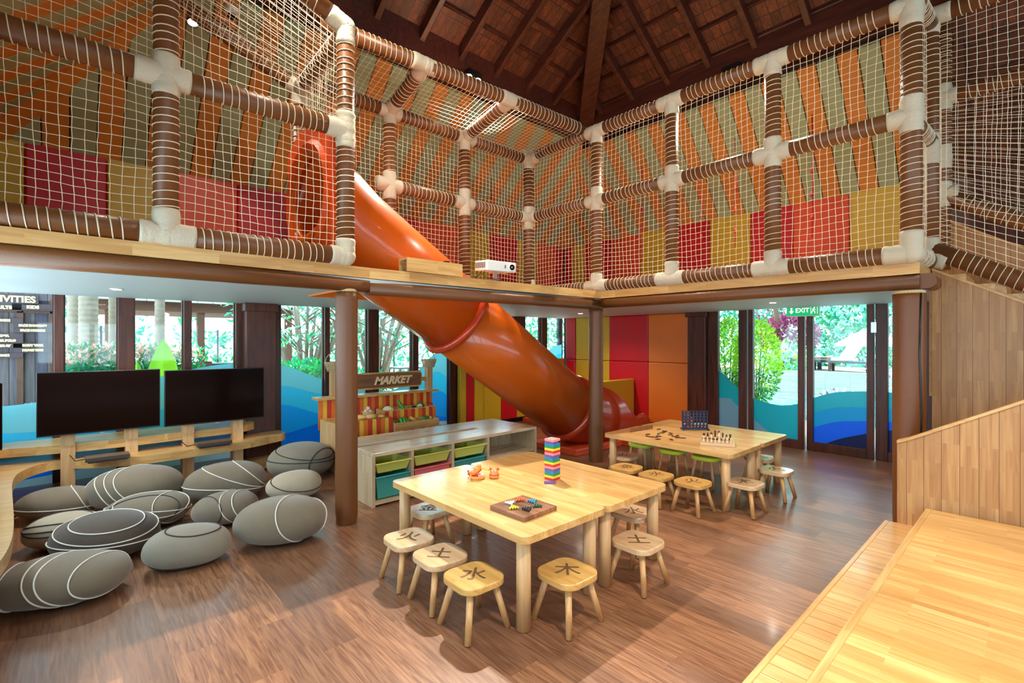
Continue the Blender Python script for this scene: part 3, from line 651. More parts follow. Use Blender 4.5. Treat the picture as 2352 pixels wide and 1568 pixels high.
# 3. rear frame behind the slide
rf3 = thing('netting_frame', 'brown pipe frame with netting behind the slide, under the sloping net', 'netting frame')
ys3 = [yr, 2.84, 3.96, 5.16]; zt3 = 4.35; zm3 = 3.47
up = lambda y: V3(-4.60 + .4 * (y - 1.85) / 3.34, y, 4.62 - .16 * (y - 1.85) / 3.34)
for y in ys3[1:]: pipe(rf3, (xr, y, zb), (xr, y, zt3), 'post')
for a, c in zip(ys3, ys3[1:]):
    for z in (zb, zm3, zt3):
        if z == zm3 and a == yr: continue
        pipe(rf3, (xr, a, z), (xr, c, z), 'rail', .18, .18)
    net(rf3, V3(xr, a, zb), V3(xr, c, zb), V3(xr, c, zm3), V3(xr, a, zm3), seed=int(a * 7)); net(rf3, V3(xr, a, zm3), V3(xr, c, zm3), V3(xr, c, zt3), V3(xr, a, zt3), seed=int(a * 9))
    net(rf3, V3(xr, a, zt3), V3(xr, c, zt3), up(c), up(a), seed=int(a * 11), sag=-.02)
pipe(rf3, up(1.77), up(5.19), 'rail', .1, .1)
for y in ys3[1:3]:
    pipe(rf3, (xr, y, zt3), up(y), 'rail', .15, .15); joint(rf3, up(y), [Y, -Y, V3(xr, y, zt3) - up(y)]); joint(rf3, (xr, y, zt3), [Y, -Y, -Z, up(y) - V3(xr, y, zt3)]); joint(rf3, (xr, y, zm3), [Y, -Y, Z, -Z]); joint(rf3, (xr, y, zb), [Y, -Y, Z])
joint(rf3, (xr, 5.16, zm3), [-Y, Z, -Z, X]); joint(rf3, (xr, 5.16, zt3), [-Y, -Z, X])
# 4. far frame along the right deck edge
rg = thing('netting_frame', 'long brown pipe frame with netting along the right deck edge above the beam', 'netting frame')
yf = 5.19; xs4 = [xr, onY(1370, yf), onY(1543, yf), onY(1775, yf), -.735]; zt4 = 4.40; zm4 = 3.475
for x in xs4: pipe(rg, (x, yf, zb), (x, yf, zt4), 'post')
for a, c in zip(xs4, xs4[1:]):
    for z in (zb, zm4, zt4): pipe(rg, (a, yf, z), (c, yf, z), 'rail', .2, .2)
    net(rg, V3(a, yf, zb), V3(c, yf, zb), V3(c, yf, zm4), V3(a, yf, zm4), seed=int(a * 17)); net(rg, V3(a, yf, zm4), V3(c, yf, zm4), V3(c, yf, zt4), V3(a, yf, zt4), seed=int(a * 19))
for i, x in enumerate(xs4):
    h_ = ([X] if i < 4 else []) + ([-X] if i else [-Y]); e = [Y] if i == 4 else []
    joint(rg, (x, yf, zb), h_ + [Z] + e, .17); joint(rg, (x, yf, zm4), h_ + [Z, -Z] + e); joint(rg, (x, yf, zt4), h_ + [-Z] + e)
# 5. deck end and stair frames
se = thing('netting_frame', 'brown pipe frame with netting between the deck end and the stair top', 'netting frame')
xe = -.70; ye = YB + .025; yz = YC + .07
pipe(se, (xe, ye, zb), (xe, ye, 4.56), 'post')
for z in (zb, 3.42, 4.48): pipe(se, (-.735, yf, z), (xe, ye, z), 'rail', .16, .16, pitch=.035)
net(se, V3(-.735, yf, zb), V3(xe, ye, zb), V3(xe, ye, 4.5), V3(-.735, yf, 4.4), seed=3)
joint(se, (xe, ye, zb + .04), [Z, X * 1 - Z * .5]); joint(se, (xe, ye, 3.36), [Z, -Z, -Y], .13); joint(se, (xe, ye, 4.56), [X, -Z], .16)
s1 = thing('netting_frame', 'netting beside the upper stair flight hung between two brown pipes', 'netting frame')
e1 = 1.55; zl = lambda x: 2.39 - .60 * (x + .6)
pipe(s1, (xe, ye, zl(xe)), (e1, ye, zl(e1)), 'rail', .2, .1); pipe(s1, (xe, ye, 4.56), (e1, ye, 4.56), 'rail', .2, .1)
net(s1, V3(xe, ye, zl(xe)), V3(e1, ye, zl(e1)), V3(e1, ye, 4.56), V3(xe, ye, 4.56), seed=12, cell=.068)
s2 = thing('netting_frame', 'rear netting of the stair hung on a level pipe and a sloping pipe', 'netting frame')
zl2 = lambda x: 3.05 - .66 * (x + .6)
pipe(s2, (xe, yz, zb), (xe, yz, 4.9), 'post'); pipe(s2, (xe, yz, 4.12), (e1, yz, 4.12), 'rail', .2, .1); pipe(s2, (xe, yz, zl2(xe)), (e1, yz, zl2(e1)), 'rail', .2, .1)
for z in (4.12, 3.5, zl2(xe)): joint(s2, (xe, yz, z), [Z, -Z] + ([X] if z != 3.5 else []), .13)
net(s2, V3(xe, yz, zl2(xe)), V3(e1, yz, zl2(e1)), V3(e1, yz, 4.12), V3(xe, yz, 4.12), seed=13, cell=.068)
net(s2, V3(xe, ye, 2.6), V3(xe, yz, 2.6), V3(xe, yz, 4.56), V3(xe, ye, 4.56), seed=14)
MB().box(-.6, 1.6, YB + .05, YB + .06, .0, .02)
# hanging red ropes with beads on the deck (climbing lines seen through the nets)
M['redrope'] = plain('red_rope', lin(176, 24, 22), .6)
refresh_kids()
ROPE = [(-6.3, 4.6), (-6.3, 5.3), (-6.2, 6.2), (-5.0, 6.9), (-4.4, 6.9), (-3.9, 6.9), (-3.4, 6.9), (-2.9, 6.9), (-2.4, 6.9), (-1.95, 6.9)]
rp0 = None
lbl = ['behind the slide nearest the entrance', 'behind the slide, next one along', 'near the deck corner', 'first', 'second', 'third', 'fourth', 'fifth', 'sixth', 'seventh']
for i, (x, y) in enumerate(ROPE):
    nm = 'beaded red climbing rope hanging ' + lbl[i] + ('' if i < 3 else ' from the left above the right deck')
    if rp0 is None:
        rp0 = thing('climbing_rope', nm, 'rope', (x, y, 2.9), group='beaded ropes on the upper deck')
        MB().tube([(0, 0, 0), (.01, .01, .8), (0, 0, 1.55)], .008, 6).build('rope', M['redrope'], rp0)
        for k in range(4): MB().ball((0, 0, .25 + k * .3), .022, rz=.04, n=10, m=6).build('bead', M['redrope'], rp0)
        refresh_kids()
    else:
        c = copy_tree(rp0); c.location = (x, y, 2.9); c['label'] = nm
# ============================================================ TABLES AND STOOLS
ang = lambda dx, dy: atan2(dy, dx)
HT = .55
def table(loc, rz, label, sx=1.46, sy=.73, yellow=False):
    """one table: long side along local x"""
    t = thing('play_table', label, 'table', (loc[0], loc[1], 0), rz, group='pale wooden play tables')
    MB().prism(rrect(sx, sy, .05, 5), HT - .042, HT).build('table_top', M['pale_x'], t, bevel=.0012)
    f = MB(); x, y = sx / 2 - .13, sy / 2 - .11
    for s_ in (-1, 1): f.box(-x, x, s_ * y - .012, s_ * y + .012, HT - .06, HT - .042); f.box(s_ * x - .012, s_ * x + .012, -y, y, HT - .06, HT - .042)
    f.build('apron', M['pale_x'], t)
    for a in (-1, 1):
        for c in (-1, 1):
            MB().cyl((a * (sx / 2 - .085), c * (sy / 2 - .075), .004), (a * (sx / 2 - .085), c * (sy / 2 - .075), HT - .042), .041, n=24).build('leg', M['pale_z'], t)
    return t
# near pair: corners measured on the photo
def xy(px, py, z): return Vector(G(px, py, z))
nL, nN, nR, nB = xy(897.5, 1103.8, HT), xy(1198.9, 1234.6, HT), xy(1531.3, 1109.1, HT), xy(1219.2, 1034.9, HT)
def pair(cx, cy, rz, labs):
    u = Vector((cos(rz), sin(rz))); v = Vector((-sin(rz), cos(rz)))
    for s_, lb in zip((-1, 1), labs): table((cx + v.x * s_ * .369, cy + v.y * s_ * .369), rz, lb)
nc = (nL + nN + nR + nB) / 4; na = ang(*(((nN - nL) + (nR - nB)) / 2))
fc = sum((xy(a, c, HT) for a, c in ((1390, 993.7), (1666.7, 1044.3), (1804.6, 997.6), (1548, 960.9))), Vector((0, 0))) / 4
pair(nc.x, nc.y, na, ['pale wooden near table with the star game board and two toy heads on it', 'pale wooden near table with the rainbow block tower on it'])
fa = na
pair(fc.x, fc.y, fa, ['pale wooden far table on the near side, with dominoes and chessboard on it', 'pale wooden far table nearest the glass doors, under the upright disc game'])
# stools
M['st1'] = wood('stool_golden', lin(222, 176, 100), lin(196, 142, 70), lin(178, 122, 58), plank=(2, .2), rough=.3, contrast=.2, coat=.3)
M['st2'] = wood('stool_pale', lin(226, 190, 146), lin(204, 160, 114), lin(186, 140, 96), plank=(2, .2), rough=.3, contrast=.2, coat=.3)
M['st3'] = wood('stool_leg', lin(218, 170, 112), lin(186, 134, 80), lin(166, 114, 66), axes='zxy', plank=(2, .2), rough=.4, contrast=.2)
HS = .285
def stool(px, py, mark, label, rz=0, mat='st1', s=1.0):
    """px, py: middle of the seat in the photo"""
    x, y = G(px, py, HS)
    t = thing('stool', label, 'stool', (x, y, 0), rz + na, group='small wooden stools around the tables')
    t.scale = (s, s, 1)
    MB().prism(rrect(.292, .292, .085, 6), HS - .038, HS).build('seat', M[mat], t, bevel=.006)
    for a in (-1, 1):
        for c in (-1, 1): MB().tube([(a * .082, c * .082, HS - .036), (a * .137, c * .137, .003)], [.0195, .0175], 14).build('leg', M['st3'], t)
    if mark:
        o = text_obj(mark, .155, .0006, M['burn'], 'burnt_character', t, Matrix.Translation((0, 0, HS + .0007)) @ Matrix.Rotation(R(-45) + R(90), 4, 'Z'), bold=.001)
    return t
ST = [(939, 1231, '\u706b', 'stool at the left corner of the near table, outermost of three', 'st2', 0),
      (1011, 1270, '\u571f', 'stool between two others along the left side of the near table', 'st2', 0),
      (1088, 1318, '\u6c34', 'golden stool closest to the camera on the left side of the near table', 'st1', 0),
      (1303, 1308, '\u6728', 'golden stool closest to the camera on the right side of the near table', 'st1', 0),
      (1465, 1238, '\u571f', 'stool with a burnt character at the right corner of the near table', 'st2', 0),
      (1454, 1172, '\u6c34', 'stool half under the right corner of the near table, behind another stool', 'st2', 0),
      (985, 1165, '\u91d1', 'stool under the near table by the storage bench with its top in white daylight', 'st2', 0),
      (1432, 1043, '\u706b', 'stool at the far table beside the brown column', 'st2', 0),
      (1439, 1070, '\u91d1', 'golden stool at the left end of the row along the far table', 'st1', 0),
      (1507, 1087, '\u6c34', 'golden stool second from the left in the row along the far table', 'st1', 0),
      (1591, 1103, '\u706b', 'golden stool third from the left in the row along the far table', 'st1', 0),
      (1711, 1105, '\u6728', 'stool at the near right corner of the far table', 'st2', 0),
      (1782, 1076, '\u706b', 'stool outermost on the right of the far table with a shiny pale top', 'st2', 0),
      (1745, 1047, '\u571f', 'stool beyond the far table leg on the door side', 'st2', 0)]
for i, (a, c, mk, lb, mt_, _) in enumerate(ST): stool(a, c, mk, lb, R((i * 37) % 9 - 4), mt_)
M['lime'] = plain('lime_plastic', lin(196, 206, 52), .35)
def lime_chair(px, py, label):
    x, y = G(px, py, .33)
    t = thing('lime_seat_stool', label, 'stool', (x, y, 0), na, group='lime seated stools behind the far table')
    MB().prism(rrect(.30, .28, .10, 6), .30, .345).build('seat', M['lime'], t, bevel=.015)
    for a in (-1, 1):
        for c in (-1, 1): MB().tube([(a * .09, c * .085, .30), (a * .13, c * .12, .003)], [.017, .014], 12).build('leg', M['st3'], t)
lime_chair(1474, 1018, 'lime seated stool at the left behind the far table'); lime_chair(1546, 1032, 'lime seated stool in the middle behind the far table'); lime_chair(1624, 1047, 'lime seated stool at the right behind the far table')
# ============================================================ THINGS ON THE NEAR TABLE
c6 = {'red': lin(206, 44, 40), 'yellow': lin(238, 206, 52), 'green': lin(20, 140, 72), 'blue': lin(22, 124, 176), 'purple': lin(112, 76, 136), 'pink': lin(244, 138, 138)}
for k, v in c6.items(): M['b_' + k] = plain('block_' + k, v, .4, noise=.03)
tx, ty = G(1269, 1101, HT); tx -= .02; ty += .02; ra = na + R(6); bw, bh = .0285, .0172
order = ['red', 'yellow', 'green', 'blue', 'purple', 'pink']
for lv in range(18):
    col = order[lv % 6]
    for k in range(3):
        if lv == 16 and k == 2: continue
        off = (k - 1) * bw; slide_ = .014 if (lv == 9 and k == 0) else 0
        m4 = Matrix.Translation((tx, ty, HT + lv * bh)) @ Matrix.Rotation(ra + (pi / 2 if lv % 2 else 0), 4, 'Z') @ Matrix.Translation((-slide_, off, 0))
        o = MB().box(-.043, .043, -bw / 2 + .0002, bw / 2 - .0002, 0.0002, bh).build('wooden_block', M['b_' + col], None, bevel=.0012)
        o.matrix_world = m4
        side = ['left', 'middle', 'right'][k]
        tag(o, '%s block, row %d from the bottom of the rainbow tower, %s of three' % (col, lv + 1, ['first', 'middle', 'last'][k]), 'block', 'blocks of the rainbow tower')
bx, by = G(1268, 1108, HT); o = MB().box(-.043, .043, -.0142, .0142, 0, bh).build('wooden_block', M['b_purple'], None, bevel=.0012)
lx, ly = G(1263, 1109, HT); o.location = (lx, ly, HT + .0005); o.rotation_euler = (0, 0, na + R(50)); tag(o, 'loose purple wooden block lying at the foot of the rainbow tower', 'block', 'blocks of the rainbow tower')
# board with coloured pegs
M['walnut'] = wood('walnut', lin(168, 112, 74), lin(120, 76, 48), lin(98, 60, 38), plank=(.9, .06), rough=.35, contrast=.7, coat=.2)
M['plk'] = plain('dark_hole', lin(30, 20, 14), .6); gx, gy = G(1202, 1159.5, HT + .028); gt = thing('star_board', 'square walnut star-shaped peg game board lying on the near table', 'game board', (gx, gy, HT), na + R(2))
MB().box(-.15, .15, -.145, .145, 0.0005, .028).build('board', M['walnut'], gt, bevel=.002)
pegc = {'white': lin(236, 232, 224), 'orange': lin(216, 92, 48), 'blue': lin(56, 140, 176), 'black': lin(40, 36, 30), 'yellow': lin(232, 204, 60), 'green': lin(56, 92, 66)}
for k, v in pegc.items(): M['p_' + k] = plain('peg_' + k, v, .4, noise=.02)
hs = .0165; holes = MB(); pegs = []
def hexp(a, c): return (hs * (a + c * .5), hs * c * .866)
pts = set()
for a in range(-8, 9):
    for c in range(-8, 9):
        d = -a - c
        t1 = a >= -4 and c >= -4 and d >= -4 and max(a, c, d) <= 8; t2 = a <= 4 and c <= 4 and d <= 4 and min(a, c, d) >= -8
        if t1 or t2: pts.add((a, c))
def armof(a, c):
    d = -a - c
    for i, v in enumerate((a, c, d)):
        if v > 4: return i * 2
        if v < -4: return i * 2 + 1
    return None
armcol = ['black', 'orange', 'blue', 'yellow', 'white', 'green']; cnt = {}
for a, c in sorted(pts):
    x, y = hexp(a, c); ar = armof(a, c); holes.lathe([(.0062, .0281), (.0001, .0283)], 8, (x, y, 0), 0)
    if ar is not None: pegs.append((x, y, armcol[ar]))
holes.build('hole_pattern', M['plk'], gt)
pg0 = {}; rot = Matrix.Rotation(na + R(2), 4, 'Z')
for x, y, cl in pegs:
    wp = rot @ Vector((x, y, 0))
    if cl not in pg0:
        o = MB().lathe([(.0032, 0), (.0034, .005), (.0066, .007), (.0066, .013), (.004, .0155)], 10).build('game_peg', M['p_' + cl]); pg0[cl] = o
    else: o = pg0[cl].copy(); COL.objects.link(o)
    o.location = (gx + wp.x, gy + wp.y, HT + .0285); tag(o, '%s peg standing in the corner of the star game board' % cl, 'game peg', '%s pegs on the star board' % cl)
# two toy animal heads
M['toyo'] = plain('toy_orange', lin(226, 140, 62), .3, noise=.03); M['toyred'] = plain('toy_red', lin(206, 40, 40), .3); M['toyw'] = plain('toy_white', lin(244, 240, 232), .3); M['toyb'] = plain('toy_brown', lin(196, 92, 50), .4)
cx_, cy2 = G(1093, 1099, HT); tc = thing('toy_hippo_head', 'orange toy animal head with its mouth wide open showing white teeth', 'toy', (cx_, cy2, HT), na + R(55))
j = MB(); j.lathe([(.001, .001), (.040, .001), (.046, .010), (.044, .022), (.038, .027), (.001, .027)], 24, (.012, 0, 0), sx=1.25, sy=.85); j.build('lower_jaw', M['toyo'], tc)
MB().lathe([(.001, .0275), (.036, .0275), (.034, .030), (.001, .030)], 24, (.012, 0, 0), sx=1.25, sy=.85).build('mouth', M['toyred'], tc)
for k in range(8):
    a = R(-75 + k * 21); MB().lathe([(.005, .028), (.005, .038), (.003, .041)], 8, (.012 + .042 * cos(a), .028 * sin(a), 0)).build('tooth', M['toyw'], tc)
mm = Matrix.Translation((-.03, 0, .03)) @ Matrix.Rotation(R(-38), 4, 'Y')
u_ = MB(); u_.ball((0, 0, 0), .03, .036, .035); u_.ball((0, 0, 0), .052, .034, .026, mat=mm @ Matrix.Translation((.045, 0, .012))); u_.ball((0, 0, 0), .02, .024, .017, mat=mm @ Matrix.Translation((.082, 0, .020)))
u_.build('upper_jaw', M['toyo'], tc)
MB().ball((0, 0, 0), .044, .028, .006, mat=mm @ Matrix.Translation((.045, 0, -.010))).build('palate', M['toyred'], tc)
for s_ in (-1, 1):
    MB().ball(mm @ Vector((.03, s_ * .02, .040)), .011).build('eye', M['toyw'], tc); MB().ball(mm @ Vector((.036, s_ * .022, .047)), .0045).build('pupil', M['black'], tc)
    MB().lathe([(.010, 0), (.007, .012), (.001, .022)], 10, mm @ Vector((-.01, s_ * .03, .03)), mat=Matrix.Rotation(R(-30 * s_), 4, 'X')).build('ear', M['toyb'], tc)
for k in range(4): MB().lathe([(.008, 0), (.001, .014)], 8, (-.05 + k * .006, 0, .012 + k * .016), mat=Matrix.Rotation(R(-80 + k * 14), 4, 'Y')).build('back_spike', M['toyb'], tc)
dx_, dy2 = G(1135, 1096, HT); tb = thing('toy_bull_head', 'small closed orange toy animal head with little horns and tongue out', 'toy', (dx_, dy2, HT), na - R(45))
MB().lathe([(.001, .001), (.030, .001), (.036, .008), (.036, .020), (.034, .022)], 24, sx=1.0, sy=1.1).build('lower_jaw', M['toyo'], tb)
MB().lathe([(.0345, .022), (.0345, .026), (.033, .0265)], 24, sx=1.0, sy=1.1).build('mouth_line', M['toyred'], tb)
MB().lathe([(.034, .0265), (.034, .036), (.030, .052), (.022, .066), (.010, .074), (.001, .076)], 24, sx=1.0, sy=1.0).build('upper_head', M['toyo'], tb)
MB().ball((.032, 0, .034), .006, .009, .006).build('tongue', M['b_pink'], tb)
for s_ in (-1, 1):
    MB().ball((.023, s_ * .014, .060), .007).build('eye', M['toyw'], tb); MB().ball((.028, s_ * .015, .062), .0038).build('pupil', M['black'], tb)
    MB().tube([(0, s_ * .018, .066), (.002, s_ * .030, .074), (.004, s_ * .036, .086)], [.006, .005, .001], 8).build('horn', M['toyb'], tb); MB().ball((0, s_ * .034, .064), .006, .010, .005).build('ear', M['toyb'], tb)
# ============================================================ THINGS ON THE FAR TABLE
M['domino'] = wood('domino_wood', lin(178, 122, 72), lin(136, 86, 48), plank=(2, 1), rough=.4, contrast=.2); M['dmd'] = plain('domino_edge', lin(70, 42, 28), .4)
a0, a1 = Vector(G(1446, 992, HT)), Vector(G(1497, 983, HT)); n = 15; dd = (a1 - a0); da = ang(dd.x, dd.y)
dm = MB().box(-.0035, .0035, -.013, .013, 0, .046).build('domino', M['domino'], None, bevel=.001)
for i in range(n):
    o = dm if i == 0 else dm.copy()
    if i: COL.objects.link(o)
    p = a0 + dd * i / (n - 1); o.location = (p.x, p.y, HT + .0005); o.rotation_euler = (0, 0, da + R((i * 53) % 17 - 8)); tag(o, 'brown domino standing upright in the row on the far table', 'domino', 'standing row of dominoes')
flat = [(1513, 985), (1525, 991), (1520, 993.5), (1512, 996), (1527, 989), (1488, 996.5), (1487, 1001), (1498, 1003), (1508, 1003), (1513, 1001), (1511, 1008), (1540, 994.5), (1540, 998), (1556, 1000), (1548, 1002), (1557, 1004.5), (1542, 1009), (1569, 1005.5)]
fd = MB().box(-.027, .027, -.013, .013, 0, .007).build('domino', M['dmd'], None, bevel=.001)
for i, (a, c) in enumerate(flat):
    o = fd if i == 0 else fd.copy()
    if i: COL.objects.link(o)
    x, y = G(a, c, HT); o.location = (x, y, HT + .0005); o.rotation_euler = (0, 0, da + R((i * 71) % 180)); tag(o, 'dark domino lying flat among the scattered ones on the far table', 'domino', 'scattered flat dominoes')
# upright disc game
qx, qy = G(1596, 986, HT); M['navy'] = plain('navy_plastic', lin(28, 36, 66), .35)
dg_ = thing('disc_drop_game', 'upright dark blue four in a row game grid on the far table', 'game', (qx, qy, HT), math.asin(.7373) - R(2))
W_, H_ = .285, .225; c7, r6 = 7, 6; g = MB(); cw, chh = W_ / c7, (H_ - .02) / r6
for i in range(c7):
    for k in range(r6):
        x0, z0_ = -W_ / 2 + i * cw, .022 + k * chh; n = 16; rr_ = .0118
        for yy, fl_ in ((-.011, 0), (.011, 1)):
            vs = []
            for q in range(n):
                a = 2 * pi * q / n; ca, sa = cos(a), sin(a); m_ = max(abs(ca), abs(sa)); vs += [(x0 + cw / 2 + rr_ * ca, yy, z0_ + chh / 2 + rr_ * sa), (x0 + cw / 2 + cw / 2 * ca / m_, yy, z0_ + chh / 2 + chh / 2 * sa / m_)]
            g.add(vs, [(2 * q, 2 * q + 1, (2 * q + 3) % (2 * n), (2 * q + 2) % (2 * n)) for q in range(n)], 0)
g.box(-W_ / 2 - .006, -W_ / 2, -.014, .014, .0, H_ + .006); g.box(W_ / 2, W_ / 2 + .006, -.014, .014, .0, H_ + .006); g.box(-W_ / 2, W_ / 2, -.014, .014, .006, .022)
g.build('grid', M['navy'], dg_, fix=True)
ft = MB(); 
for s_ in (-1, 1): ft.box(s_ * (W_ / 2 + .008) - .006, s_ * (W_ / 2 + .008) + .006, -.055, .055, .0005, .022)
ft.build('foot', M['navy'], dg_, bevel=.004)
for cl, v in (('magenta', lin(206, 52, 92)), ('amber', lin(226, 160, 72)), ('cream', lin(236, 226, 216)), ('brown', lin(178, 104, 78))): M['d_' + cl] = plain('disc_' + cl, v, .35)
grid_ = {0: 'magenta cream brown brown brown brown'.split(), 1: 'amber magenta brown brown brown brown'.split(), 2: 'amber amber amber magenta'.split(), 3: 'amber cream'.split(), 4: ['navy', 'cream'], 5: ['navy', 'cream'], 6: ['navy', 'cream']}
rz_ = Matrix.Translation((qx, qy, HT)) @ Matrix.Rotation(math.asin(.7373) - R(2), 4, 'Z'); d0 = {}
for i, colm in grid_.items():
    for k, cl in enumerate(colm):
        if cl == 'navy': continue
        if cl not in d0: o = MB().cyl((0, -.004, 0), (0, .004, 0), .0135, n=20).build('game_disc', M['d_' + cl]); d0[cl] = o
        else: o = d0[cl].copy(); COL.objects.link(o)
        o.matrix_world = rz_ @ Matrix.Translation((-W_ / 2 + cw * (i + .5), 0, .022 + chh * (k + .5)))
        tag(o, '%s disc, column %d from left, row %d from bottom of the upright game' % (cl, i + 1, k + 1), 'game disc', 'discs in the upright game')
# chess board with pieces
ca, cb = Vector(G(1608, 1021, HT)), Vector(G(1688, 1027, HT)); cdir = cb - ca; ch = ang(cdir.x, cdir.y); S8 = cdir.length; pr = Vector((-cdir.y, cdir.x)).normalized()
cen = (ca + cb) / 2 + pr * S8 * .5
cbd = thing('chess_board', 'pale hinged wooden chess board lying on the far table under the chessmen', 'chess board', (cen.x, cen.y, HT), ch)
MB().box(-S8 / 2, S8 / 2, -S8 / 2, S8 / 2, .0005, .032).build('case', M['st2'], cbd, bevel=.002)
sq = S8 * .9 / 8; M['sqd'] = plain('square_brown', lin(150, 104, 66), .35); b = MB()
for i in range(8):
    for k in range(8):
        if (i + k) % 2 == 0: b.box(-4 * sq + i * sq, -3 * sq + i * sq, -4 * sq + k * sq, -3 * sq + k * sq, .032, .0325)
b.build('dark_squares', M['sqd'], cbd); MB().box(-.015, .015, -S8 / 2 - .003, -S8 / 2, .012, .022).build('clasp', M['steel'], cbd)
PR_ = {'pawn': [(.012, 0), (.012, .006), (.007, .012), (.0045, .028), (.008, .031), (.004, .034), (.0085, .042), (.006, .050), (.001, .052)],
 'rook': [(.014, 0), (.014, .007), (.009, .014), (.007, .040), (.011, .044), (.011, .056), (.007, .056), (.007, .052), (.001, .052)],
 'bishop': [(.014, 0), (.014, .007), (.008, .014), (.005, .042), (.010, .046), (.006, .050), (.009, .060), (.005, .071), (.002, .075), (.001, .078)],
 'queen': [(.015, 0), (.015, .008), (.009, .016), (.005, .052), (.011, .057), (.006, .061), (.010, .076), (.006, .080), (.003, .085), (.001, .087)],
 'king': [(.016, 0), (.016, .008), (.010, .016), (.006, .056), (.012, .062), (.007, .066), (.011, .084), (.004, .088), (.003, .098), (.001, .100)],
 'knight': [(.014, 0), (.014, .007), (.009, .014), (.008, .022)]}
M['cd'] = plain('chess_dark', lin(82, 30, 26), .3, coat=.3); M['cl'] = plain('chess_light', lin(228, 196, 150), .3, coat=.3); p0_ = {}
def piece(kind, dark, i, k):
    key = (kind, dark)
    if key not in p0_:
        b = MB().lathe([(r * 1.12, z * 1.05) for r, z in PR_[kind]], 14)
        if kind == 'knight': b.tube([(0, 0, .018), (-.004, 0, .036), (.0, 0, .052), (.009, 0, .056), (.017, 0, .048)], [.009, .009, .0085, .007, .004], 8); b.ball((-.003, 0, .060), .003, .003, .006)
        if kind == 'king': b.box(-.006, .006, -.002, .002, .096, .100)
        o = b.build('chess_' + kind, M['cd' if dark else 'cl']); p0_[key] = o
    else: o = p0_[key].copy(); COL.objects.link(o)
    q = Matrix.Rotation(ch, 4, 'Z') @ Vector((-3.5 * sq + i * sq, -3.5 * sq + k * sq, 0)); o.location = (cen.x + q.x, cen.y + q.y, HT + .0328); o.rotation_euler = (0, 0, ch + (-pi / 2 if dark else pi / 2))
    tag(o, '%s wooden chess %s in file %d from the left of the chess board' % ('dark red' if dark else 'pale', kind, i + 1), 'chess piece', '%s chessmen' % ('dark' if dark else 'pale'))
bk = 'rook knight bishop king queen bishop knight rook'.split()
for i in range(8): piece(bk[i], True, i, 4 + (i % 3 == 1)); piece(bk[7 - i] if i % 2 == 0 else 'pawn', False, i, 0)
# ============================================================ PEBBLE CUSHIONS
def fabric(name, c):
    m = plain(name, c, .85, noise=.10, nscale=9, bump=.35, bscale=240, sheen=.3); return m
M['c_grey'] = fabric('grey_felt', lin(120, 104, 82)); M['c_dark'] = fabric('dark_grey_felt', lin(80, 64, 48)); M['c_light'] = fabric('pale_grey_felt', lin(180, 162, 134)); M['c_blue'] = fabric('blue_grey_felt', lin(138, 126, 106))
M['pw'] = plain('white_piping', lin(228, 222, 208), .7); M['pb'] = plain('dark_piping', lin(52, 46, 42), .7)
def pebble(x0, x1, y0, y1, mat, pipes, label, rz=90, elong=1.12, flat=.80, pc='pw', hk=1.0):
    cxp = (x0 + x1) / 2; tf = EYE * FPX / (y1 - HY); w_ = (x1 - x0) / 2 * (tf + .3) / FPX; t_ = tf + w_ * .44; a, b_ = ray(cxp + 12); w_ = (x1 - x0) / 2 * t_ / FPX
    A, B, C = w_ * elong * .80, w_ * flat * .84, w_ * .44 * hk
    th = thing('pebble_cushion', label, 'floor cushion', (a * t_, b_ * t_, 0), R(rz - 24), group='pebble cushions on the floor')
    rnd = random.Random(int(cxp * 13 + y1)); p1, p2, p3 = [rnd.uniform(0, 6) for _ in range(3)]
    def Sf(d, lift=1.0):
        x, y, z = d; k = 1 + .035 * sin(2.1 * x + p1) + .03 * sin(2.7 * y + p2) + .02 * sin(4 * x * y + p3)
        r4 = (abs(x) ** 2.5 + abs(y) ** 2.5 + abs(z) ** 2.5) ** (1 / 2.5); k *= (1 / r4) ** .55
        zz = C * z * k * lift; zz = zz if z > 0 else zz * .82
        return Vector((A * x * k * lift * (1 - .10 * x * .5), B * y * k * lift, zz + C * .80))
    n, m = 40, 24; vs = []
    for i in range(m + 1):
        t0 = pi * i / m
        for k in range(n): ph = 2 * pi * k / n; vs.append(Sf((sin(t0) * cos(ph), sin(t0) * sin(ph), -cos(t0))))
    zmin = min(v.z for v in vs); vs = [v - Vector((0, 0, zmin - .002)) for v in vs]
    mb = MB().add(vs, [(i * n + k, i * n + (k + 1) % n, (i + 1) * n + (k + 1) % n, (i + 1) * n + k) for i in range(m) for k in range(n)], 0, True)
    mb.build('body', mat, th)
    for (nx, ny, nz, d, pcol) in pipes:
        nn = Vector((nx, ny, nz)).normalized(); u = nn.cross(Vector((0, 0, 1)) if abs(nn.z) < .9 else Vector((1, 0, 0))).normalized(); v = nn.cross(u); r = math.sqrt(1 - d * d); P = []
        for k in range(64):
            q = 2 * pi * k / 64; e = nn * d + (u * cos(q) + v * sin(q)) * r; P.append(Sf(e.normalized(), 1.012) - Vector((0, 0, zmin - .002)))
        MB().tube(P, .0048, 6, closed=True).build('piping', M['pw' if pcol == 'w' else 'pb'], th)
    return th
pebble(-6, 277, 1282, 1412, M['c_grey'], [(1, -.3, .2, .62, 'w'), (1, -.2, .3, .15, 'w'), (1, -.15, .3, -.05, 'w'), (1, 0, .1, -.6, 'w'), (1, .1, .3, -.8, 'w')], 'grey pebble cushion in the bottom left corner with several white piping bands', 92, hk=.88)
pebble(333, 523, 1195, 1313, M['c_blue'], [(.1, -.1, 1, .80, 'b'), (.1, -.3, 1, -.55, 'b')], 'plain mid grey pebble cushion with a dark oval seam on its top', 98, hk=1.15)
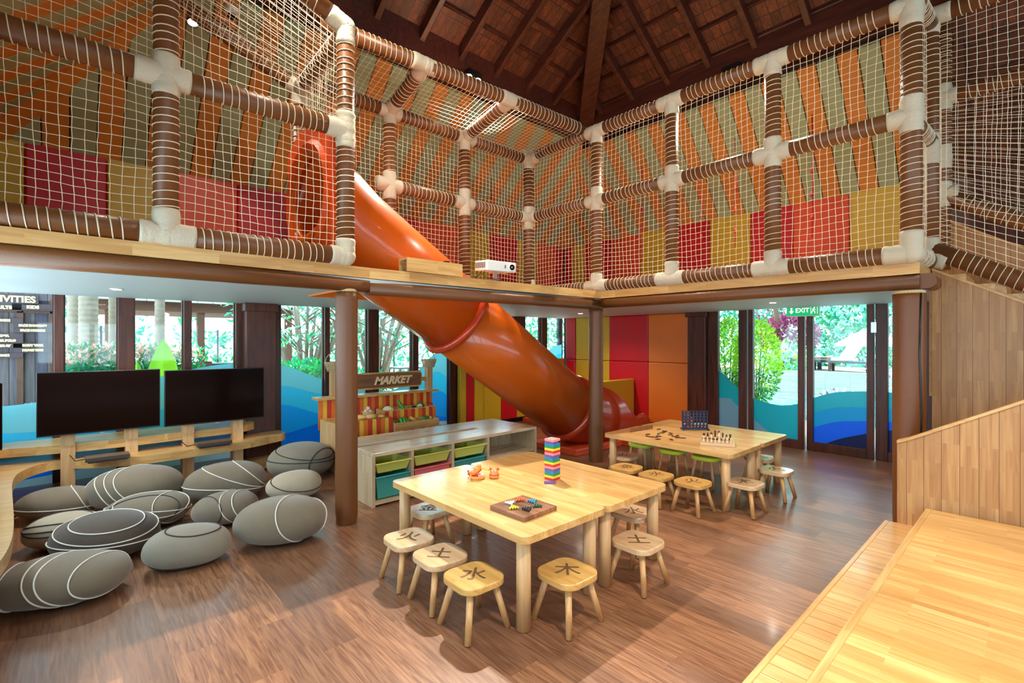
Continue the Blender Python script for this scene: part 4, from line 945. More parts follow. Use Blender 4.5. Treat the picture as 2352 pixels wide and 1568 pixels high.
pebble(122, 350, 1193, 1300, M['c_dark'], [(.1, -.3, 1, .78, 'w'), (.15, -.3, 1, .45, 'w'), (.1, .1, 1, -.05, 'w')], 'darkest grey pebble cushion with ringed white piping', 90)
pebble(533, 752, 1140, 1257, M['c_grey'], [(1, -.3, .25, .25, 'w'), (1, .6, -.4, .55, 'w')], 'large dark grey pebble cushion nearest the first brown column', 92, hk=1.05)
pebble(60, 232, 1158, 1265, M['c_light'], [(-.2, -.5, 1, .62, 'b'), (-.1, .1, 1, .35, 'b'), (0, .5, 1, .30, 'b')], 'palest cream grey pebble cushion with dark piping rings', 95)
pebble(45, 210, 1107, 1200, M['c_grey'], [(.1, .1, 1, -.1, 'w'), (1, .4, .3, .5, 'w')], 'grey pebble cushion furthest left beside the curved bench', 92)
pebble(203, 405, 1080, 1182, M['c_grey'], [(1, -.4, .6, .35, 'w'), (1, -.2, .5, .0, 'w'), (1, 0, .4, -.4, 'w'), (1, -.6, -.2, -.72, 'w')], 'big grey pebble cushion under the left screen with sweeping white piping', 88, hk=1.1)
pebble(235, 420, 1130, 1222, M['c_grey'], [(.4, -.5, 1, .5, 'w'), (.1, -.9, .5, .62, 'b'), (.2, .2, 1, .2, 'w'), (.9, -.2, .2, .55, 'w')], 'grey pebble cushion in the middle of the left cluster with crossing piping', 92)
pebble(430, 585, 1122, 1212, M['c_grey'], [(1, -.2, .3, .55, 'w'), (1, -.2, .3, .25, 'w'), (-1, -.6, .1, .52, 'b')], 'rounded grey pebble cushion between two larger ones, with two white bands', 92, hk=1.1)
pebble(417, 603, 1065, 1157, M['c_grey'], [(.2, .1, 1, -.15, 'w'), (.8, .1, 1, .30, 'w'), (1, .2, .6, .62, 'w')], 'grey pebble cushion under the right screen with one long seam', 94, hk=1.1)
pebble(600, 733, 1087, 1150, M['c_light'], [(.3, -.6, .9, .45, 'b')], 'small pale pebble cushion with one curling dark seam', 95, hk=1.1)
pebble(606, 766, 1030, 1103, M['c_blue'], [(.2, -.3, 1, .55, 'b'), (.1, .0, 1, .15, 'b'), (1, -.7, -.1, .68, 'b')], 'pebble cushion furthest back by the window with dark piping', 95, hk=1.25)
# ============================================================ CURVED MEDIA SHELF AND SCREENS
ms = thing('curved_media_shelf', 'pale wooden curved two tier shelf along the windows under the black screens', 'shelf')
def smooth_poly(pts, it=3):
    for _ in range(it):
        out = [pts[0]]
        for a, c in zip(pts, pts[1:]): out += [(a[0] * .75 + c[0] * .25, a[1] * .75 + c[1] * .25), (a[0] * .25 + c[0] * .75, a[1] * .25 + c[1] * .75)]
        pts = out + [pts[-1]]
    return pts
F1 = [(-6.99, 1.70), (-6.78, 1.80), (-6.60, 1.58), (-6.57, 1.07), (-6.52, .45), (-6.57, -.07), (-6.68, -.45), (-6.70, -.60)]
F2 = [(-6.88, 2.08), (-6.62, 2.12), (-6.50, 1.90), (-6.36, 1.56), (-6.30, 1.02), (-6.25, .58), (-6.42, .15), (-6.66, -.08), (-6.35, -.31), (-5.93, -.35), (-5.2, -.30), (-4.47, -.25), (-4.0, -.24), (-3.6, -.29), (-3.1, -.45), (-3.0, -.62)]
def tier(F, z0, z1, name, bx=-7.08):
    f = smooth_poly(F); p = f + [(bx, -.63), (bx, F[0][1] if F[0][0] < -6.95 else 1.66)] + ([(-6.88, 1.66)] if F[0][0] > -6.95 else [])
    # order: make counter-clockwise
    ar = sum(a[0] * c[1] - c[0] * a[1] for a, c in zip(p, p[1:] + p[:1]))
    if ar < 0: p = p[::-1]
    MB().prism(p, z0, z1).build(name, M['pale_y'], ms, bevel=.008)
tier(F1, .49, .575, 'upper_tier'); tier(F2, .33, .42, 'lower_tier'); tier([(x - .06 if y > -.1 else x, y - (.05 if y < -.1 else 0)) for x, y in F2], .02, .10, 'base_tier')
for px in (-40, 156, 302, 432, 546):
    y = onX(px, -6.56)
    if y < -.6: continue
    MB().box(-6.68, -6.53, y - .055, y + .055, 0, .70).build('upright', M['pale_z'], ms, bevel=.004)
for x in (-5.4, -4.3, -3.4): MB().box(x - .06, x + .06, -.5, -.36, 0, .34).build('upright', M['pale_z'], ms)
def tv(px0, px1, yt, yb, X_, label, rz=0):
    y0, y1 = onX(px0, X_), onX(px1, X_); z1, z0 = zX(px0, yt, X_), zX(px0, yb, X_)
    t = thing('flat_screen', label, 'television', (X_, (y0 + y1) / 2, z0), rz, group='black flat screens in front of the windows'); hw = (y1 - y0) / 2; hh = z1 - z0
    MB().box(-.045, -.004, -hw, hw, 0, hh).build('housing', M['black'], t, bevel=.004)
    MB().box(-.004, -.001, -hw + .008, hw - .008, .014, hh - .008).build('screen', M['screen'], t)
    MB().box(-.02, 0, -.02, .02, -.010, .0).build('sensor', M['steel'], t)
    MB().box(-.11, -.045, -.12, .12, .08, hh - .12).build('wall_bracket', M['black'], t); return t
tv(83, 368, 855, 1005, -6.47, 'black flat screen on the left, in front of the window'); tv(378, 607, 850, 980, -6.47, 'black flat screen on the right, in front of the window and dark post')
t3 = tv(-250, 7, 868, 1036, -6.2, 'edge of a third black screen at the left border'); t3.location = (-6.05, -.50, .66); t3.rotation_euler = (0, 0, R(38)); t3.scale = (1, .45, 1)
t3.location = (-5.99, -.52, .66)
def console(px, py, label):
    x, y = G(px, py, .42); t = thing('media_box', label, 'media player', (x - .03, y, .42), 0, group='media players on the lower shelf')
    MB().box(-.085, .085, -.17, .17, .012, .050).build('case', M['brownp'], t, bevel=.004); MB().box(-.08, .08, -.15, .15, 0, .012).build('foot', M['black'], t)
    MB().tube([(-.085, -.1, .03), (-.12, -.16, .015), (-.10, -.24, .01), (-.16, -.28, .06)], .005, 6).build('cable', M['black'], t)
M['brownp'] = plain('dark_brown_plastic', lin(72, 58, 50), .3)
console(248, 1056, 'dark media player with cable on the lower shelf under the left screen'); console(492, 1023, 'dark media player with cable on the lower shelf under the right screen')
# ============================================================ STORAGE BENCH AND TRAYS
sb = thing('storage_bench', 'long pale wooden storage bench with tray slots behind the near table', 'storage bench', (-4.34, 2.16, 0))
M['ash_y'] = wood('weathered_pale_wood', lin(212, 188, 156), lin(188, 160, 126), lin(170, 142, 108), axes='yxz', plank=(.5, .045), rough=.28, contrast=.4, coat=.5, bump=.04)
M['ash_z'] = wood('weathered_pale_wood_up', lin(204, 178, 142), lin(180, 150, 114), lin(162, 132, 98), axes='zyx', plank=(.5, .05), rough=.45, contrast=.4)
D, Lb, H = .88, 2.24, .52
for x0, x1 in ((-.37, .0), (-D, -.48)): MB().box(x0, x1, 0 if x1 < 0 else 0, Lb, H - .035, H).build('bench_top', M['ash_y'], sb, bevel=.004)
MB().box(-.48, -.37, 1.62, Lb, H - .035, H).build('bench_top', M['ash_y'], sb); MB().box(-.48, -.37, 0, .03, H - .035, H).build('bench_top', M['ash_y'], sb)
MB().box(-.48, -.37, .03, 1.62, .20, .22).build('slot_floor', M['ash_y'], sb)
for y0 in (0, Lb - .03): MB().box(-D, 0, y0, y0 + .03, 0, H - .035).build('end_panel', M['ash_z'], sb)
for y0 in (.44, .945, 1.445): MB().box(-D, 0, y0 - .016, y0 + .016, .05, H - .035).build('divider', M['ash_z'], sb)
MB().box(-D, 0, .03, Lb - .03, .02, .05).build('bottom_panel', M['ash_y'], sb); MB().box(-D + .4, -D + .42, .03, Lb - .03, .05, H - .035).build('back_panel', M['ash_z'], sb); MB().box(-D, -.02, 1.46, Lb - .03, .22, .24).build('shelf', M['ash_y'], sb)
def runner(y): 
    for z in (.30, .235): MB().box(-.42, -.012, y - .028, y + .028, z + .128, z + .134).build('tray_runner', M['ash_y'], sb)
for k, v in (('tray_lime', lin(206, 208, 96)), ('tray_teal', lin(62, 154, 144)), ('tray_pink', lin(232, 112, 112))): M[k] = plain(k, v, .35, noise=.03)
def tray(yc, wd, zt, h, cl, label):
    t = thing('storage_tray', label, 'storage tray', (-4.36, 2.16 + yc, zt - h), 0, group='plastic trays in the storage bench'); w2 = wd / 2; b = MB(); dp = .36
    o = [(-dp, -w2 + .03), (0 - .02, -w2 + .03), (0 - .02, w2 - .03), (-dp, w2 - .03)]; p = [(-dp, -w2), (0.0, -w2), (0.0, w2), (-dp, w2)]
    vb = [(x, y, 0.004) for x, y in o]; vt = [(x, y, h - .012) for x, y in p]; b.add(vb + vt, [(3, 2, 1, 0), (0, 1, 5, 4), (1, 2, 6, 5), (2, 3, 7, 6), (3, 0, 4, 7)])
    thick(b.build('tray_body', M[cl], t), .004)
    r = MB(); e = .014
    for (x0, x1, y0, y1) in ((-dp - e, e + .012, -w2 - e, -w2 + .004), (-dp - e, e + .012, w2 - .004, w2 + e), (-.002, e + .012, -w2, w2), (-dp - e, -dp, -w2, w2)): r.box(x0, x1, y0, y1, h - .014, h - .003)
    r.build('rim', M[cl], t, bevel=.003)
tray(.235, .375, .415, .105, 'tray_lime', 'lime tray at the top of the first bay of the storage bench'); tray(.235, .375, .285, .225, 'tray_teal', 'deep teal tray at the bottom of the first bay of the storage bench')
tray(.695, .44, .425, .115, 'tray_lime', 'lime tray at the top of the middle bay of the storage bench'); tray(.695, .44, .29, .225, 'tray_pink', 'pink tray below the lime one in the middle bay')
tray(1.195, .44, .425, .115, 'tray_lime', 'lime tray at the top of the last tray bay'); tray(1.195, .44, .29, .225, 'tray_teal', 'teal tray below the lime one in the last tray bay')
# ============================================================ MARKET STALL
mk = thing('market_stall', 'wooden toy market stall with red, orange and yellow painted slats and a sign', 'play stall', (-6.0, 3.35, 0))
M['s_red'] = plain('slat_red', lin(206, 58, 36), .45, noise=.08); M['s_or'] = plain('slat_orange', lin(232, 116, 36), .45, noise=.08); M['s_ye'] = plain('slat_yellow', lin(240, 184, 52), .45, noise=.08)
SC = [M['s_red'], M['s_ye'], M['s_or']]
def slats(x, y0, y1, z0, z1, seed, w_=.056, scallop=True):
    n = max(1, round((y1 - y0) / w_)); w_ = (y1 - y0) / n; b = MB()
    for i in range(n):
        a = y0 + i * w_; pts = [(a + .001, z0), (a + w_ - .001, z0)] + ([(a + w_ / 2 + (w_ / 2 - .001) * cos(pi * k / 6), z1 - w_ / 2 + w_ / 2 * sin(pi * k / 6)) for k in range(7)] if scallop else [(a + w_ - .001, z1), (a + .001, z1)])
        k = len(pts); b.add([(x, y, z) for y, z in pts] + [(x - .012, y, z) for y, z in pts], [tuple(range(k)), tuple(range(2 * k - 1, k - 1, -1))], [0, 1, 0, 2, 1, 0, 2, 0, 1, 2][(i + seed * 3) % 10])
        for q in range(k): j = (q + 1) % k; b.f.append((len(b.v) - 2 * k + j, len(b.v) - 2 * k + q, len(b.v) - k + q, len(b.v) - k + j)); b.m.append([0, 1, 0, 2, 1, 0, 2, 0, 1, 2][(i + seed * 3) % 10]); b.s.append(False)
    return b.build('painted_slats', SC, mk, fix=False)
def crate(x0, x1, y0, y1, z0, z1, parts=2):
    b = MB(); t = .014; b.box(x0, x1, y0, y1, z0, z0 + t)
    for (a, c, e, f) in ((x0, x0 + t, y0, y1), (x1 - t, x1, y0, y1), (x0 + t, x1 - t, y0, y0 + t), (x0 + t, x1 - t, y1 - t, y1)): b.box(a, c, e, f, z0 + t, z1)
    for k in range(1, parts): y = y0 + (y1 - y0) * k / parts; b.box(x0 + t, x1 - t, y - t / 2, y + t / 2, z0 + t, z1)
    b.build('crate', M['pale_y'], mk)
slats(.25, -.95, -.20, .0, .615, 1); MB().box(-.28, .238, -.95, -.20, .585, .602).build('counter_top', M['pale_y'], mk); MB().box(-.28, .23, -.95, -.93, 0, .585).build('side_panel', M['pale_z'], mk)
slats(.02, -.19, .62, .0, .66, 0); crate(-.26, .01, -.18, .61, .52, .665, 3); slats(.30, -.18, .66, .0, .43, 1); crate(.03, .285, -.19, .50, .41, .53, 2)
slats(-.33, -.95, .74, .45, .84, 1, scallop=False); MB().box(-.44, -.24, -1.0, .84, .84, .875).build('shelf', M['pale_y'], mk, bevel=.004)
for y in (-.72, .77): MB().box(-.45, -.36, y - .045, y + .045, 0, 1.20).build('post', M['pale_z'], mk, bevel=.004)
MB().box(-.42, -.40, -.72, .77, 1.0, 1.06).build('sign_rail', M['pale_y'], mk)
def onface(x, y, z): return Matrix(((0, 0, 1, x), (1, 0, 0, y), (0, 1, 0, z), (0, 0, 0, 1)))
SY, SZ = .03, 1.045
b = MB(); b.prism(rrect(1.16, .235, .055, 6), 0, .022, mat=onface(-.36, SY, SZ)); sg = b.build('sign_board', M['pale_y'], mk, bevel=.004)
MB().prism(rrect(1.12, .195, .045, 6), 0, .004, mat=onface(-.338, SY, SZ)).build('sign_field', M['signbrown'], mk)
M['letw'] = plain('pale_lettering', lin(238, 204, 156), .5); text_obj('MARKET', .150, .007, M['letw'], 'sign_lettering', mk, onface(-.327, SY + .08, SZ - .005), shear=.35, bold=.006)
def basket(x, y, z, s, label, eggs=0, handle=True, hz=None):
    t = thing('cane_basket', label, 'basket', (x, y, z)); b = MB(); n = 28
    for k in range(7):
        u = k / 6; r = s * (.72 + .28 * u); b.tube([(r * cos(2 * pi * i / n), r * sin(2 * pi * i / n), .004 + s * .95 * u + .002 * (-1) ** i) for i in range(n)], .0055 if k < 6 else .009, 5, closed=True)
    for i in range(14): a = 2 * pi * i / 14; b.tube([(s * .70 * cos(a), s * .70 * sin(a), 0.002), (s * cos(a), s * sin(a), s * .95)], .0045, 4)
    b.lathe([(.001, .0), (s * .72, .0), (s * .72, .006), (.001, .006)], n); b.build('body', M['cane'], t)
    if handle: MB().tube([(0, s * cos(a), s * .95 + s * 1.15 * sin(a)) for a in [pi * i / 16 for i in range(17)]], .006, 6).build('handle', M['cane'], t)
    return t
basket(-6.40, 4.12, 1.205, .115, 'woven cane basket with a tall handle on the right post of the market stall'); basket(-6.40, 2.63, 1.205, .115, 'woven cane basket on the left post of the market stall, mostly behind the column')
eb = basket(-5.98, 2.92, .605, .075, 'small cane basket full of eggs on the market counter', handle=False)
M['egg'] = plain('egg', lin(232, 190, 168), .4); refresh_kids(); e0 = None
for i, (dx, dy, dz) in enumerate([(0, 0, .075), (.035, .01, .068), (-.03, .02, .07), (.01, -.038, .07), (-.02, -.03, .068), (.02, .035, .068), (0, 0, .108), (-.03, 0, .100), (.028, -.012, .10)]):
    if e0 is None: o = e0 = MB().ball((0, 0, 0), .021, rz=.026).build('egg', M['egg'])
    else: o = e0.copy(); COL.objects.link(o)
    o.location = (-5.98 + dx, 2.92 + dy, .619 + dz); o.rotation_euler = (R(60), 0, i); tag(o, 'pinkish egg piled in the small basket on the market counter', 'egg', 'eggs in the counter basket')
o = MB().ball((0, 0, 0), .023, rz=.03).build('egg', M['egg']); o.location = (-5.97, 2.80, .625); o.rotation_euler = (R(80), 0, 1); tag(o, 'single egg lying on the market counter left of the basket', 'egg')
M['bread'] = plain('bread_crust', lin(222, 170, 98), .6, noise=.15, nscale=20); M['pg'] = plain('produce_green', lin(70, 146, 52), .3, noise=.25, nscale=30); M['pg2'] = plain('produce_dark_green', lin(36, 110, 40), .3, noise=.2, nscale=20)
M['pr'] = plain('produce_red', lin(206, 48, 40), .25, noise=.1); M['ppu'] = plain('produce_aubergine', lin(58, 18, 32), .15); M['pcr'] = plain('produce_cream', lin(240, 226, 190), .45, noise=.06); M['pyl'] = plain('produce_yellow', lin(232, 184, 62), .4); M['papple'] = plain('produce_apple', lin(156, 190, 62), .25, noise=.1)
wm, nt, bb = new_mat('watermelon_skin'); wv = nt.nodes.new('ShaderNodeTexWave'); wv.inputs['Scale'].default_value = 9; wv.inputs['Distortion'].default_value = 3; wv.bands_direction = 'Y'; tcw = nt.nodes.new('ShaderNodeTexCoord'); nt.links.new(tcw.outputs['Object'], wv.inputs[0])
rw = nt.nodes.new('ShaderNodeValToRGB'); rw.color_ramp.elements[0].color = lin(24, 106, 36); rw.color_ramp.elements[1].color = lin(96, 196, 84); rw.color_ramp.elements[0].position = .4; rw.color_ramp.elements[1].position = .6; nt.links.new(wv.outputs['Color'], rw.inputs[0]); nt.links.new(rw.outputs[0], bb.inputs['Base Color']); bb.inputs['Roughness'].default_value = .3; M['wm'] = wm
def food(name, mb, mat, x, y, z, label, cat, rot=(0, 0, 0), parts=()):
    o = mb.build(name, mat); o.location = (x, y, z); o.rotation_euler = rot; tag(o, label, cat)
    for nm, pm, pmat in parts: pm.build(nm, pmat, o)
    return o
stem = lambda z, r=.003: MB().tube([(0, 0, z - .004), (.003, 0, z + .014)], r, 6)
food('bread_loaf', MB().ball((0, 0, 0), .095, .045, .035), M['bread'], -5.86, 2.74, .638, 'long golden bread loaf at the left of the market counter', 'bread', (0, 0, R(60)))
food('bread_loaf', MB().ball((0, 0, 0), .085, .05, .035), M['bread'], -5.83, 2.87, .638, 'oval bread loaf at the front of the market counter', 'bread', (0, 0, R(80)))
food('bread_loaf', MB().ball((0, 0, 0), .055, .05, .022), M['bread'], -5.84, 3.03, .626, 'small flat bun at the right end of the market counter', 'bread', (0, 0, R(20)))
hz = .60
food('melon_half', MB().ball((0, 0, 0), .085, .085, .075), M['pcr'], -6.12, 3.28, hz + .03, 'halved cream and green melon at the left of the upper crate', 'fruit', (R(10), R(20), 0), [('rind', MB().ball((0, 0, -.022), .089, .089, .068), M['pg'])])
food('tomato', MB().ball((0, 0, 0), .034, .034, .03), M['pr'], -6.05, 3.40, hz + .03, 'red tomato beside the melon half', 'vegetable', parts=[('stem', stem(.03), M['pg2'])])
food('bitter_gourd', MB().tube([(0, 0, 0), (0, .0, .05), (0, 0, .11), (0, 0, .17), (0, 0, .22)], [.008, .026, .031, .024, .006], 12), M['pg'], -6.06, 3.52, hz + .0, 'long pale green gourd leaning up in the upper crate', 'vegetable', (R(28), R(-18), 0))
food('green_apple', MB().ball((0, 0, 0), .036, .036, .033), M['papple'], -6.16, 3.60, hz + .05, 'green apple behind the aubergine', 'fruit', parts=[('stem', stem(.033), M['burn'])])
food('aubergine', MB().ball((0, 0, 0), .045, .04, .038), M['ppu'], -6.05, 3.65, hz + .045, 'shiny dark aubergine in the middle of the upper crate', 'vegetable', parts=[('stem', stem(.038, .006), M['pg2'])])
food('chilli_pepper', MB().ball((0, 0, 0), .03, .022, .026), M['pr'], -6.04, 3.73, hz + .04, 'small red pepper beside the aubergine', 'vegetable', parts=[('stem', stem(.026), M['pg2'])])
food('radish', MB().tube([(0, 0, 0), (0, .03, .03), (0, .06, .05), (0, .10, .05)], [.006, .028, .032, .01], 12), M['pcr'], -6.10, 3.72, hz + .02, 'cream white radish in the right of the upper crate', 'vegetable')
food('cucumber', MB().tube([(0, 0, 0), (0, .01, .05), (0, .0, .11), (0, 0, .16)], [.010, .03, .031, .010], 12), M['pg2'], -6.12, 3.86, hz + .01, 'dark green cucumber in the right of the upper crate', 'vegetable', (R(40), 0, 0))
food('pomegranate', MB().ball((0, 0, 0), .042, .042, .04), M['pr'], -6.12, 3.97, hz + .05, 'round dark red fruit at the right end of the upper crate', 'fruit', parts=[('crown', MB().lathe([(.006, .036), (.012, .052), (.006, .050)], 8), M['pr'])])
food('watermelon', MB().ball((0, 0, 0), .075, .09, .075), M['wm'], -5.85, 3.36, .425 + .075, 'striped green watermelon in the lower crate', 'fruit', parts=[('stem', stem(.075), M['pg2'])])
food('corn_cob', MB().tube([(0, 0, 0), (0, .05, .0), (0, .10, 0), (0, .16, 0)], [.018, .024, .022, .006], 12), M['pyl'], -5.86, 3.47, .56, 'yellow corn cob leaning in the lower crate', 'vegetable', (R(-35), 0, 0))
food('okra', MB().tube([(0, 0, 0), (0, .06, 0), (0, .11, .01)], [.016, .018, .004], 8), M['pg'], -5.82, 3.62, .515, 'green pod lying in the lower crate', 'vegetable'); food('broccoli', MB().ball((0, 0, 0), .035, .035, .03).ball((.02, .02, .01), .02).ball((-.02, .01, .015), .02), M['pg2'], -5.86, 3.72, .525, 'bushy green broccoli piece in the lower crate', 'vegetable')
food('potato', MB().ball((0, 0, 0), .03, .025, .022), M['pyl'], -5.85, 3.79, .525, 'yellow brown potato at the right of the lower crate', 'vegetable')
# ============================================================ PROJECTOR, BOX, SIGN, LAMPS
pj = thing('projector', 'white projector on a short metal bracket at the edge of the upper deck', 'projector', (-4.00, 3.42, 2.27), R(-8))
mt4 = Matrix.Translation((0, 0, .085)) @ Matrix.Rotation(R(5), 4, 'Y') @ Matrix.Rotation(R(0), 4, 'X')
MB().prism(rrect(.26, .38, .025, 5), 0, .105, mat=mt4).build('body', M['white'], pj, bevel=.008)
v = MB(); 
for k in range(12): v.box(-.10 + k * .017, -.092 + k * .017, -.192, -.1895, .025, .085, mat=mt4)
v.build('side_vent', M['black'], pj)
MB().lathe([(.048, 0), (.048, .006), (.040, .010)], 32, mat=mt4 @ Matrix.Translation((.13, .12, .052)) @ Matrix.Rotation(R(90), 4, 'Y')).build('lens_ring', M['white'], pj)
MB().lathe([(.030, .006), (.030, .016), (.022, .014), (.012, .010), (.001, .010)], 32, mat=mt4 @ Matrix.Translation((.13, .12, .052)) @ Matrix.Rotation(R(90), 4, 'Y')).build('lens', M['screen'], pj)
MB().box(.1305, .1325, .035, .045, .035, .07, mat=mt4).build('front_window', M['black'], pj)
b = MB().box(-.05, .04, -.04, .04, .0, .004); b.box(-.02, .01, -.02, .02, .004, .075); b.box(-.06, .06, -.05, .07, .072, .082); b.build('bracket', M['steel'], pj)
MB().tube([(-.02, -.12, .10), (.0, -.16, .04), (.01, -.10, .01), (.02, -.02, .006), (.03, .06, .004)], .004, 6).build('cable', M['black'], pj); MB().tube([(-.04, -.14, .10), (-.02, -.20, .03), (-.01, -.26, .01)], .004, 6).build('cable', M['black'], pj)
wb = thing('wooden_box', 'low pale wooden cover box on the deck edge left of the projector', 'box', (-4.06, 2.68, ZD)); b = MB(); 
b.box(-.10, .06, -.34, .30, .11, .128); b.box(.045, .06, -.34, .30, 0, .11); b.box(-.10, -.085, -.34, .30, 0, .11); b.box(-.085, .045, .285, .30, 0, .11)
b.build('box_shell', M['pale_y'], wb); MB().box(-.03, .02, .12, .17, .128, .15).build('switch', M['black'], wb)
# exit sign
M['exitg'] = emis('exit_green', lin(0, 190, 112), .9); M['exitw'] = emis('exit_white', (.95, 1, .97, 1), .9)
e0_, e1_ = onY(1808, 7.98), onY(1881, 7.98); ez = 2.055
ex = thing('exit_sign', 'green hanging EXIT sign with arrow and running figure above the glass doors', 'sign', ((e0_ + e1_) / 2, 7.98, ez)); hw = (e1_ - e0_) / 2
MB().box(-hw - .01, hw + .01, 0, .035, -.085, .085).build('casing', M['white'], ex); MB().box(-hw, hw, -.004, 0, -.075, .075).build('face', M['exitg'], ex)
fx = Matrix(((1, 0, 0, 0), (0, 0, -1, -.006), (0, 1, 0, 0), (0, 0, 0, 1)))
text_obj('EXIT', .09, .0006, M['exitw'], 'lettering', ex, Matrix.Translation((-.005, 0, 0)) @ fx, bold=.0025)
def flat(par, pts, name, mat, y0=-.0065): k = len(pts); MB().add([(x, y0, z) for x, z in pts] + [(x, y0 + .002, z) for x, z in pts], [tuple(range(k)), tuple(range(2 * k - 1, k - 1, -1))]).build(name, mat, par)
q = -hw + .06; flat(ex, [(q - .012, .05), (q - .012, -.005), (q - .035, -.005), (q, -.05), (q + .035, -.005), (q + .012, -.005), (q + .012, .05)], 'arrow', M['exitw'])
q = hw - .06; b = MB(); b.box(q - .045, q - .038, -.0065, -.0045, -.055, .055); b.box(q + .038, q + .045, -.0065, -.0045, -.055, .055); b.box(q - .045, q + .045, -.0065, -.0045, .050, .055)
for s_ in (((-.005, .025), (-.01, -.005), .009), ((-.01, -.005), (-.028, -.02), .006), ((-.028, -.02), (-.03, -.045), .006), ((-.01, -.005), (.012, -.022), .006), ((.012, -.022), (.008, -.048), .006), ((-.005, .02), (.018, .005), .005), ((-.005, .02), (-.026, .010), .005)):
    (xa, za), (xb, zb_), r = s_; b.tube([(q + xa, -.0055, za), (q + xb, -.0055, zb_)], r, 8)
b.ball((q + .002, -.0055, .038), .010, .003, .010); b.build('running_figure', M['exitw'], ex)
# spotlights on the plate: twin heads with glowing lenses
M['bulb'] = emis('lamp_lens', (1, .95, .86, 1), 60)
def twin(loc, to, power, size, label, axis):
    t = thing('twin_spotlight', label, 'spotlight', loc, group='twin spotlights under the roof plate'); d = (Vector(to) - Vector(loc)).normalized()
    q = Vector((0, 0, -1)).rotation_difference(d).to_matrix().to_4x4(); ax = Vector(axis)
    b = MB(); b.box(-.11, .11, -.05, .05, .03, .09, mat=Matrix.Rotation(atan2(ax.y, ax.x), 4, 'Z')); b.build('housing', M['black'], t)
    for s_ in (-1, 1):
        mm = Matrix.Translation(ax * .075 * s_) @ q
        MB().lathe([(.02, .09), (.045, .08), (.05, .0), (.052, -.02), (.047, -.02), (.045, .0), (.03, .01)], 20, mat=mm).build('lamp_head', M['black'], t)
        MB().lathe([(.001, -.004), (.043, -.004), (.043, .004), (.001, .004)], 20, mat=mm).build('lens', M['bulb'], t)
        c = Vector(loc) + ax * .075 * s_ + d * .06
        l = spot('spot_lamp', c, Vector(to) + ax * .5 * s_, power / 2, size, .7, rad=.03); l.parent = None
(l1, t1, w1, s1_), (l2, t2, w2_, s2_), (l3, t3_, w3, s3) = PLATE_LAMPS
twin(l1, t1, w1, s1_, 'twin spotlight with the brightest glare, under the roof plate above the slide net', (0, 1, 0)); twin(l2, t2, w2_, s2_, 'twin spotlight under the roof plate over the right deck', (1, 0, 0)); twin(l3, t3_, w3, s3, 'twin spotlight on the striped slope at the upper left', (0, 1, 0))
# CCTV dome
for (lc, tt, ww, ss) in FILL_LAMPS: twin(lc, tt, ww, ss, 'added fill twin spotlight under the roof plate outside the picture', (1, 0, 0))  # unseen spotlights added to brighten the hall and platform
cc = thing('dome_camera', 'white dome security camera on the striped slope at the top left', 'security camera', (-5.62, 1.25, 4.99))
MB().lathe([(.07, .03), (.075, .0), (.07, -.03), (.055, -.04)], 28).build('base', M['white'], cc); MB().ball((0, 0, -.035), .052, rz=.045).build('dome', M['screen'], cc)
# downlights in the soffit
M['dl'] = emis('downlight_lens', (1, .96, .9, 1), 14)
for i, (px, py, lb) in enumerate(((268, 662, 'left soffit above the screens'), (1333, 718, 'soffit beside the column near the slide exit'), (1775, 693, 'soffit in front of the glass doors'))):
    x, y = G(px, py, 2.10) if False else ((EYE - 2.10) * FPX / (py - HY) * ray(px)[0], (EYE - 2.10) * FPX / (py - HY) * ray(px)[1])
    t = thing('downlight', 'small round glowing downlight in the ' + lb, 'downlight', (x, y, ZS), group='downlights in the white soffit')
    MB().lathe([(.052, 0), (.052, -.006), (.040, -.008), (.036, -.002)], 24).build('trim_ring', M['white'], t); MB().lathe([(.001, -.0105), (.036, -.0105), (.038, -.006), (.001, -.006)], 20).build('lens', M['dl'], t)
    l = spot('downlight_lamp', (x, y, ZS - .03), (x, y, 0), 75, 150, .8, color=(1, .86, .7), rad=.03)
# ============================================================ OUTSIDE
def leafmat(name, c, tr=.45, rough=.5):
    m, nt, b = new_mat(name); N = nt.nodes; L = nt.links; oi = N.new('ShaderNodeTexCoord'); nz = N.new('ShaderNodeTexNoise'); nz.inputs['Scale'].default_value = 5; L.new(oi.outputs['Object'], nz.inputs[0])
    hs = N.new('ShaderNodeHueSaturation'); hs.inputs['Color'].default_value = c; mr = N.new('ShaderNodeMapRange'); mr.inputs[3].default_value = .6; mr.inputs[4].default_value = 1.5; L.new(nz.outputs[0], mr.inputs[0]); L.new(mr.outputs[0], hs.inputs['Value'])
    t = N.new('ShaderNodeBsdfTranslucent'); d = N.new('ShaderNodeBsdfDiffuse'); L.new(hs.outputs[0], t.inputs[0]); L.new(hs.outputs[0], d.inputs[0]); mx = N.new('ShaderNodeMixShader'); mx.inputs[0].default_value = tr; L.new(d.outputs[0], mx.inputs[1]); L.new(t.outputs[0], mx.inputs[2])
    g = N.new('ShaderNodeBsdfGlossy'); g.inputs['Roughness'].default_value = .4; m2 = N.new('ShaderNodeMixShader'); m2.inputs[0].default_value = .08; L.new(mx.outputs[0], m2.inputs[1]); L.new(g.outputs[0], m2.inputs[2]); L.new(m2.outputs[0], N['Material Output'].inputs[0]); return m
